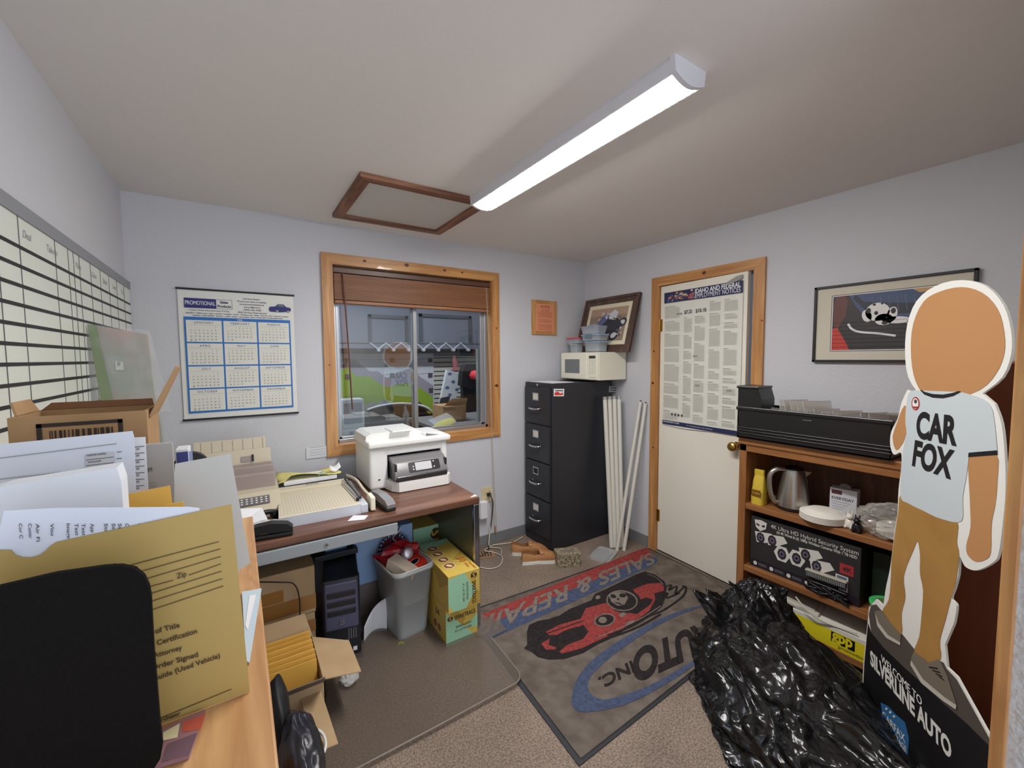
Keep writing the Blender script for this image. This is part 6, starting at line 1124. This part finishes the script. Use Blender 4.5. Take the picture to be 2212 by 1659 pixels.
def form(b):
    for a, c, u in (((0,515),(930,400),1),((0,683),(690,605),1)): b.stroke([at(*Q2(q), y=.8385) for q in (a, c)], .0012, GREYINK, .0004, Vector((0,-1,0)), sub=0)
    P4 = [at(*Q2(q), y=.8385) for q in ((680,487),(905,462),(908,590),(685,605))]; b.decal3(P4, mat('form_grey', (196,196,200), .7), .0004)
    tri_text(b, 'INVENTORY CONTROL', *[at(*Q2(q), y=.838) for q in ((695,500),(850,483),(693,486))], DKINK, bold=.02); tri_text(b, 'VEHICLE JACKET', *[at(*Q2(q), y=.838) for q in ((700,552),(810,540),(698,540))], DKINK, bold=.02)
    for k in range(2): b.stroke([at(*Q2(q), y=.838) for q in ((684,530+k*45),(906,505+k*45))], .0008, DKINK, .0004, Vector((0,-1,0)), sub=0)
    for k in range(7): b.stroke([at(*Q2(q), y=.8385) for q in ((930,467+k*53),(970,463+k*53))], .0010, DKINK, .0004, Vector((0,-1,0)), sub=0)
sheet('form_sheet', [(-90,972),(0,960),(286,931),(290,945),(296,1150),(296,1300),(-90,1300)], .84, PW2, 'long white ruled form sheet standing in front of the barcode carton', 'paper', extra=form)
def form2(b):
    for k in range(7): b.stroke([at(*Q2(q), y=.8685) for q in ((1070,427+k*52),(1150,420+k*52))], .0010, DKINK, .0004, Vector((0,-1,0)), sub=0); b.stroke([at(*Q2(q), y=.8685) for q in ((1085,444+k*52),(1110,441+k*52))], .003, GREYINK, .0004, Vector((0,-1,0)), sub=0)
sheet('form_sheet', [(150,952),(314,944),(320,1050),(326,1300),(150,1300)], .87, PAPER, 'second ruled form sheet peeping out to the right of the first', 'paper', extra=form2)
def mm(b): tri_text(b, 'M', *[at(*Q2(q), y=.908) for q in ((1182,625),(1212,620),(1180,590))], DKINK, bold=.01); tri_text(b, 'SERVICE', *[at(*Q2(q), y=.908) for q in ((1190,722),(1245,717),(1189,708))], GREYINK, bold=.03); tri_text(b, 'INVOICE', *[at(*Q2(q), y=.908) for q in ((1192,748),(1245,743),(1191,734))], GREYINK, bold=.03)
sheet('grey_booklet', [(290,962),(372,957),(380,1100),(385,1300),(285,1300)], .91, mat('booklet_grey', (176,172,168), .6), 'grey booklet with a black M standing behind the forms', 'booklet', .010, extra=mm)
sheet('grey_sheet', [(378,1002),(498,980),(515,1075),(541,1216),(517,1231),(505,1300),(370,1300)], .80, PGY, 'wide blank grey sheet leaning at the right end of the papers', 'paper', .0012)
# carton with a barcode
kc = thing('shipping_carton', 'open brown carton with a large barcode at the back of the oak cabinet', 'carton', (-.30,1.08,OH)); yc_ = .95
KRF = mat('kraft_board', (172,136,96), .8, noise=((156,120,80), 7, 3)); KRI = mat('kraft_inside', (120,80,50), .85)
p0, p1 = at(*Q2((55,210)), y=yc_), at(*Q2((1165,125)), y=yc_); x0, x1, zt = p0.x, p1.x, (p0.z+p1.z)/2
b = MB()
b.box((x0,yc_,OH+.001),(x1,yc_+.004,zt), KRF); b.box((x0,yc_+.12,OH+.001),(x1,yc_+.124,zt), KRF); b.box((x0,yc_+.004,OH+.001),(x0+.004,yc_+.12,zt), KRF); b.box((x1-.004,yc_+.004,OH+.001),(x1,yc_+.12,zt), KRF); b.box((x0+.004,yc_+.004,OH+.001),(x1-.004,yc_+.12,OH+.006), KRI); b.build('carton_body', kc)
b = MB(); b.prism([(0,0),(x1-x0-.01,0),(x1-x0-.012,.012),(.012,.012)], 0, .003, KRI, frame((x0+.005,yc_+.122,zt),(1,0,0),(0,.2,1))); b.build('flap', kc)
b = MB(); b.prism([(0,0),(.09,0),(.075,.095),(.015,.095)], 0, .004, KRF, frame((x1,yc_+.02,zt-.012),(0,1,0),(.45,0,1))); b.build('flap', kc)
b = MB(); b.prism([(0,0),(.09,0),(.08,.022),(.01,.022)], 0, .003, KRF, frame((x0+.002,yc_+.02,zt),(0,1,0),(-.35,0,1))); b.build('flap', kc)
b = MB(); y_ = yc_-.0008; BI = mat('barcode_ink', (44,28,20), .7)
def q2(*p): return [at(*Q2(q), y=y_) for q in p]
P4 = q2((285,245),(975,195),(975,330),(285,400)); xa, xb, za, zb_ = P4[0].x, P4[1].x, P4[2].z-.02, P4[0].z
K = frame((xa,y_,za),(1,0,0),(0,0,1)); W4, H4 = xb-xa, zb_-za
for r in ((0,0,W4,.006),(0,H4-.006,W4,H4),(0,0,.006,H4),(W4-.006,0,W4,H4)): b.rect(*r, .0004, BI, K)
random.seed(2); x = .014
while x < W4-.012: w4 = random.choice([.0012,.002,.0034,.0046]); b.rect(x, .010, x+w4, H4-.012, .0004, BI, K); x += w4+random.choice([.0012,.002,.003])
b.build('barcode', kc)
# small boxes between papers and wall
for nm, (a, c), y, m_, lab in (('cartridge_box', ((378,972),(412,1010)), 1.16, mat('box_white2', (222,222,226), .5), 'small white and blue cartridge box, upper one behind the papers'), ('cartridge_box', ((380,1018),(442,1100)), 1.10, mat('box_pale', (206,210,200), .5), 'pale cartridge box with a blue stripe, lower one behind the papers')):
    A, B = at(*a, y=y), at(*c, y=y); t = thing(nm, lab, 'box', (A.x, y, OH)); zb0 = OH+.001 if nm and A.z < 1.22 else OH+.001
    if 'upper' in lab: yb0 = y+.0
    b = MB(); b.box((A.x,y,OH+.001),(B.x-(.0 if 'lower' in lab else .002),y+.05,A.z), m_, .002); b.build('box', t)
    b = MB(); b.box((A.x+.002,y-.0015,OH+.004),(A.x+.022,y,A.z-.006), mat('hp_blue', (54,64,130), .5)); b.box((A.x+.024,y-.0015,OH+.004),(A.x+.030,y,A.z-.006), mat('stripe_lt',(150,170,210),.5)); b.build('stripe', t)
b = MB(); c0 = at(414,984, y=1.20); b.cyl((c0.x-.004,1.215,c0.z-.03),(c0.x-.004,1.235,c0.z-.03), .034, BLACK, n=28); b.box((c0.x-.03,1.22,OH+.001),(c0.x+.012,1.23,c0.z-.04), BLACK); b.build('tape_dispenser', label='black round tape roll holder behind the white box', cat='tape holder')
# magazine lying on the cabinet top
b = MB(); Pm = [at(*Q3(q), z=OH+.001) for q in ((900,1090),(1228,942),(1130,1215),(890,1290))]; b.prism([(p.x,p.y) for p in Pm], OH+.001, OH+.006, mat('magazine_mauve', (150,110,116), .3)); zz = OH+.0065
for pts, c in ((((1090,1000),(1228,945),(1200,1040),(1090,1060)), (190,86,70)), (((975,1060),(1075,1005),(1060,1090),(970,1110)), (222,212,170)), (((1000,1130),(1180,1060),(1130,1200),(960,1240)), (110,84,96))): b.decal3([at(*Q3(q), z=zz-.001) for q in pts], mat('mag_%d' % c[0], c, .3), .0008)
b.build('magazine', label='glossy magazine with a reddish cover lying at the cabinet edge', cat='magazine')
b = MB(); Pm = [at(*Q3(q), z=OH+.001) for q in ((1445,225),(1562,205),(1490,650),(1470,640))]; b.prism([(p.x,p.y) for p in Pm], OH+.001, OH+.004, mat('pale_blue_sleeve', (196,212,222), .3)); b.decal3([at(*Q3(q), z=OH+.004) for q in ((1490,240),(1530,235),(1480,450),(1465,420))], PAPER, .0006); b.build('plastic_sleeve', label='pale blue plastic sleeve sticking out under the gold envelope', cat='sleeve')
# ---------------------------------------------------------------- wrapped pictures leaning in the corner
Z1 = lambda p: (p[0]*.31646, 400+p[1]*.31646); yw = 2.06
wp = thing('wrapped_canvas', 'plastic wrapped green and pink canvas leaning by the whiteboard', 'canvas', (-.33,yw,.74))
def zc(pts, y): return [at(*Z1(p), y=y) for p in pts]
f = zc([(650,955),(1010,1020),(1050,1400),(1100,1659)], yw); xb_ = f[3]
poly = [(f[0].x,f[0].z),(f[1].x,f[1].z),(f[2].x,f[2].z),(f[3].x,f[3].z),(f[3].x+.02,.745),(f[0].x+.02,.745)]
b = MB(); b.prism(poly, -.045, 0, mat('canvas_greygreen', (150,158,146), .3, noise=((176,150,142), 4, 2, (.45,.62))), frame((0,yw,0),(1,0,0),(0,0,1))); b.build('canvas', wp)
b = MB(); g_ = zc([(595,950),(655,955),(775,1490),(695,1500)], yw-.004); b.prism([(max(p.x,XL+.006),p.z) for p in g_], 0, .003, mat('moss_green', (112,132,72), .35), frame((0,yw-.004,0),(1,0,0),(0,0,1))); b.build('green_edge', wp)
b = MB(); b.decal3(zc([(785,1200),(840,1205),(845,1262),(790,1262)], yw-.001), mat('sticker_pale', (206,206,200), .4), .001); b.decal3(zc([(800,1205),(825,1208),(818,1235),(800,1230)], yw-.001), GREYINK, .0015); b.build('label_sticker', wp)
b = MB(); b.grid(lambda u,v: tuple(zc([(590+430*u+150*(1-v)*u,945+45*u+560*(1-v))], yw-.012-.006*noise.noise(Vector((u*6,v*9,1))))[0]) , 14, 18, mat('wrap_film', (220,224,222), .08, alpha=.16, spec=.9)); b.build('plastic_wrap', wp)
# ---------------------------------------------------------------- cartons, bag and cable on the floor beside the oak cabinet
Z8 = lambda p: (540+p[0]*.31896, 1130+p[1]*.31896)
ev = thing('envelope_carton', 'open carton of gold envelopes on the floor beside the oak cabinet', 'carton', (.15,1.87,0)); x0, x1, y0, y1, zt = .035, .24, 1.72, 2.04, .235
b = MB(); b.box((x0,y0,.02),(x1,y0+.004,zt), CART); b.box((x0,y1-.004,.02),(x1,y1,zt), CART); b.box((x0,y0,.02),(x0+.004,y1,zt), CART); b.box((x1-.004,y0,.02),(x1,y1,zt), CART); b.box((x0,y0,.02),(x1,y1,.025), CART); b.build('carton_body', ev)
b = MB(); b.prism([(.01,0),(.31,0),(.26,.15),(.03,.15)], 0, .004, CART, frame((x1,y0,zt),(0,1,0),(1,.0,-.30))); b.build('flap', ev)
b = MB(); b.prism([(0,0),(.205,0),(.195,.11),(.01,.11)], 0, .004, mat('flap_grey', (110,96,84), .7), frame((x0,y0,zt),(1,0,0),(0,-.55,.5))); fp_ = b.build('flap', ev)
b = MB(); K = frame((x0,y0-.002,zt+.003),(1,0,0),(0,-.55,.5)); b.rect(.05,.01,.17,.085,.0045, mat('label_blue', (176,200,222), .4), K); b.prism([(.0,.11),(.0,.05),(.06,.09),(.15,.11)], .0045,.0045, mat('dark_green_card', (30,64,48), .5), K); b.build('printed_label', fp_)
b = MB(); b.prism([(.0,0),(.205,0),(.18,.10),(.02,.10)], 0, .004, CART, frame((x0,y1,zt),(1,0,0),(0,.45,1))); b.build('flap', ev)
for k in range(9):
    b = MB(T(x0+.012, 1.80+k*.024, .03, rx=-.12)); b.box((0,0,0),(.18,.003,.235+.006*(k%3)), ENV2, .001); b.build('gold_envelope', label='gold envelope standing in the open carton by the oak cabinet', cat='envelope', group='gold envelopes in the carton')
b = MB(T(0,0,0)); Pq = [at(*Z8(p), z=.20) for p in ((345,1180),(482,1135),(597,1490),(430,1560))]; b.prism([(p.x,p.y) for p in Pq], .20, .204, CART); b.build('flap', None) if 0 else None
sc2 = thing('open_carton', 'tan carton with a wide open flap beneath the black jacket', 'carton', (.11,1.35,0)); x0, x1, y0, y1, zt = .035, .17, 1.12, 1.62, .19
b = MB(); b.box((x0,y0,.001),(x1,y0+.004,zt+.10), CART); b.box((x0,y1-.004,.001),(x1,y1,zt), CART); b.box((x0,y0,.001),(x0+.004,y1,zt), CART); b.box((x1-.004,y0,.001),(x1,y1,zt), CART); b.box((x0,y0,.001),(x1,y1,.006), CART); b.build('carton_body', sc2)
b = MB(); b.prism([(Pq[i].x,Pq[i].y) for i in range(4)], .196, .200, CART); b.build('flap', sc2)
JK = mat('jacket_black', (34,34,42), .35, spec=.6, bump=(14,.5), bdist=.01); BP = mat('backpack_black', (22,23,26), .6)
crumple('black_jacket', (.115,1.33,.27), .10, JK, 'crumpled shiny black jacket stuffed into the tan carton', 'jacket', .55, 1.95, 1.15, amp=.16, sub=5, seed=31, fr=1.9, fold=True, smooth=True)
crumple('black_bag', (.072,1.56,.28), .10, BP, 'smooth black bag beside the oak cabinet behind the jacket', 'bag', .36, 1.3, 1.3, amp=.06, sub=4, seed=6, smooth=True)
cable('white_cable_loop', [at(*Z8(p), z=.22) for p in ((425,1400),(465,1405),(500,1440),(513,1500),(495,1560),(440,1605),(350,1625),(300,1625))], .005, mat('cable_bright', (226,224,220), .4), 'bright white cable looping out of the tan carton')
crumple('cellophane_scrap', tuple(at(755,1462,z=.045)), .03, mat('clear_film'), 'crinkled cellophane scrap on the vinyl mat', 'wrapper', 1.0, 1.1, .7, amp=.5, sub=3, seed=14, fold=True)
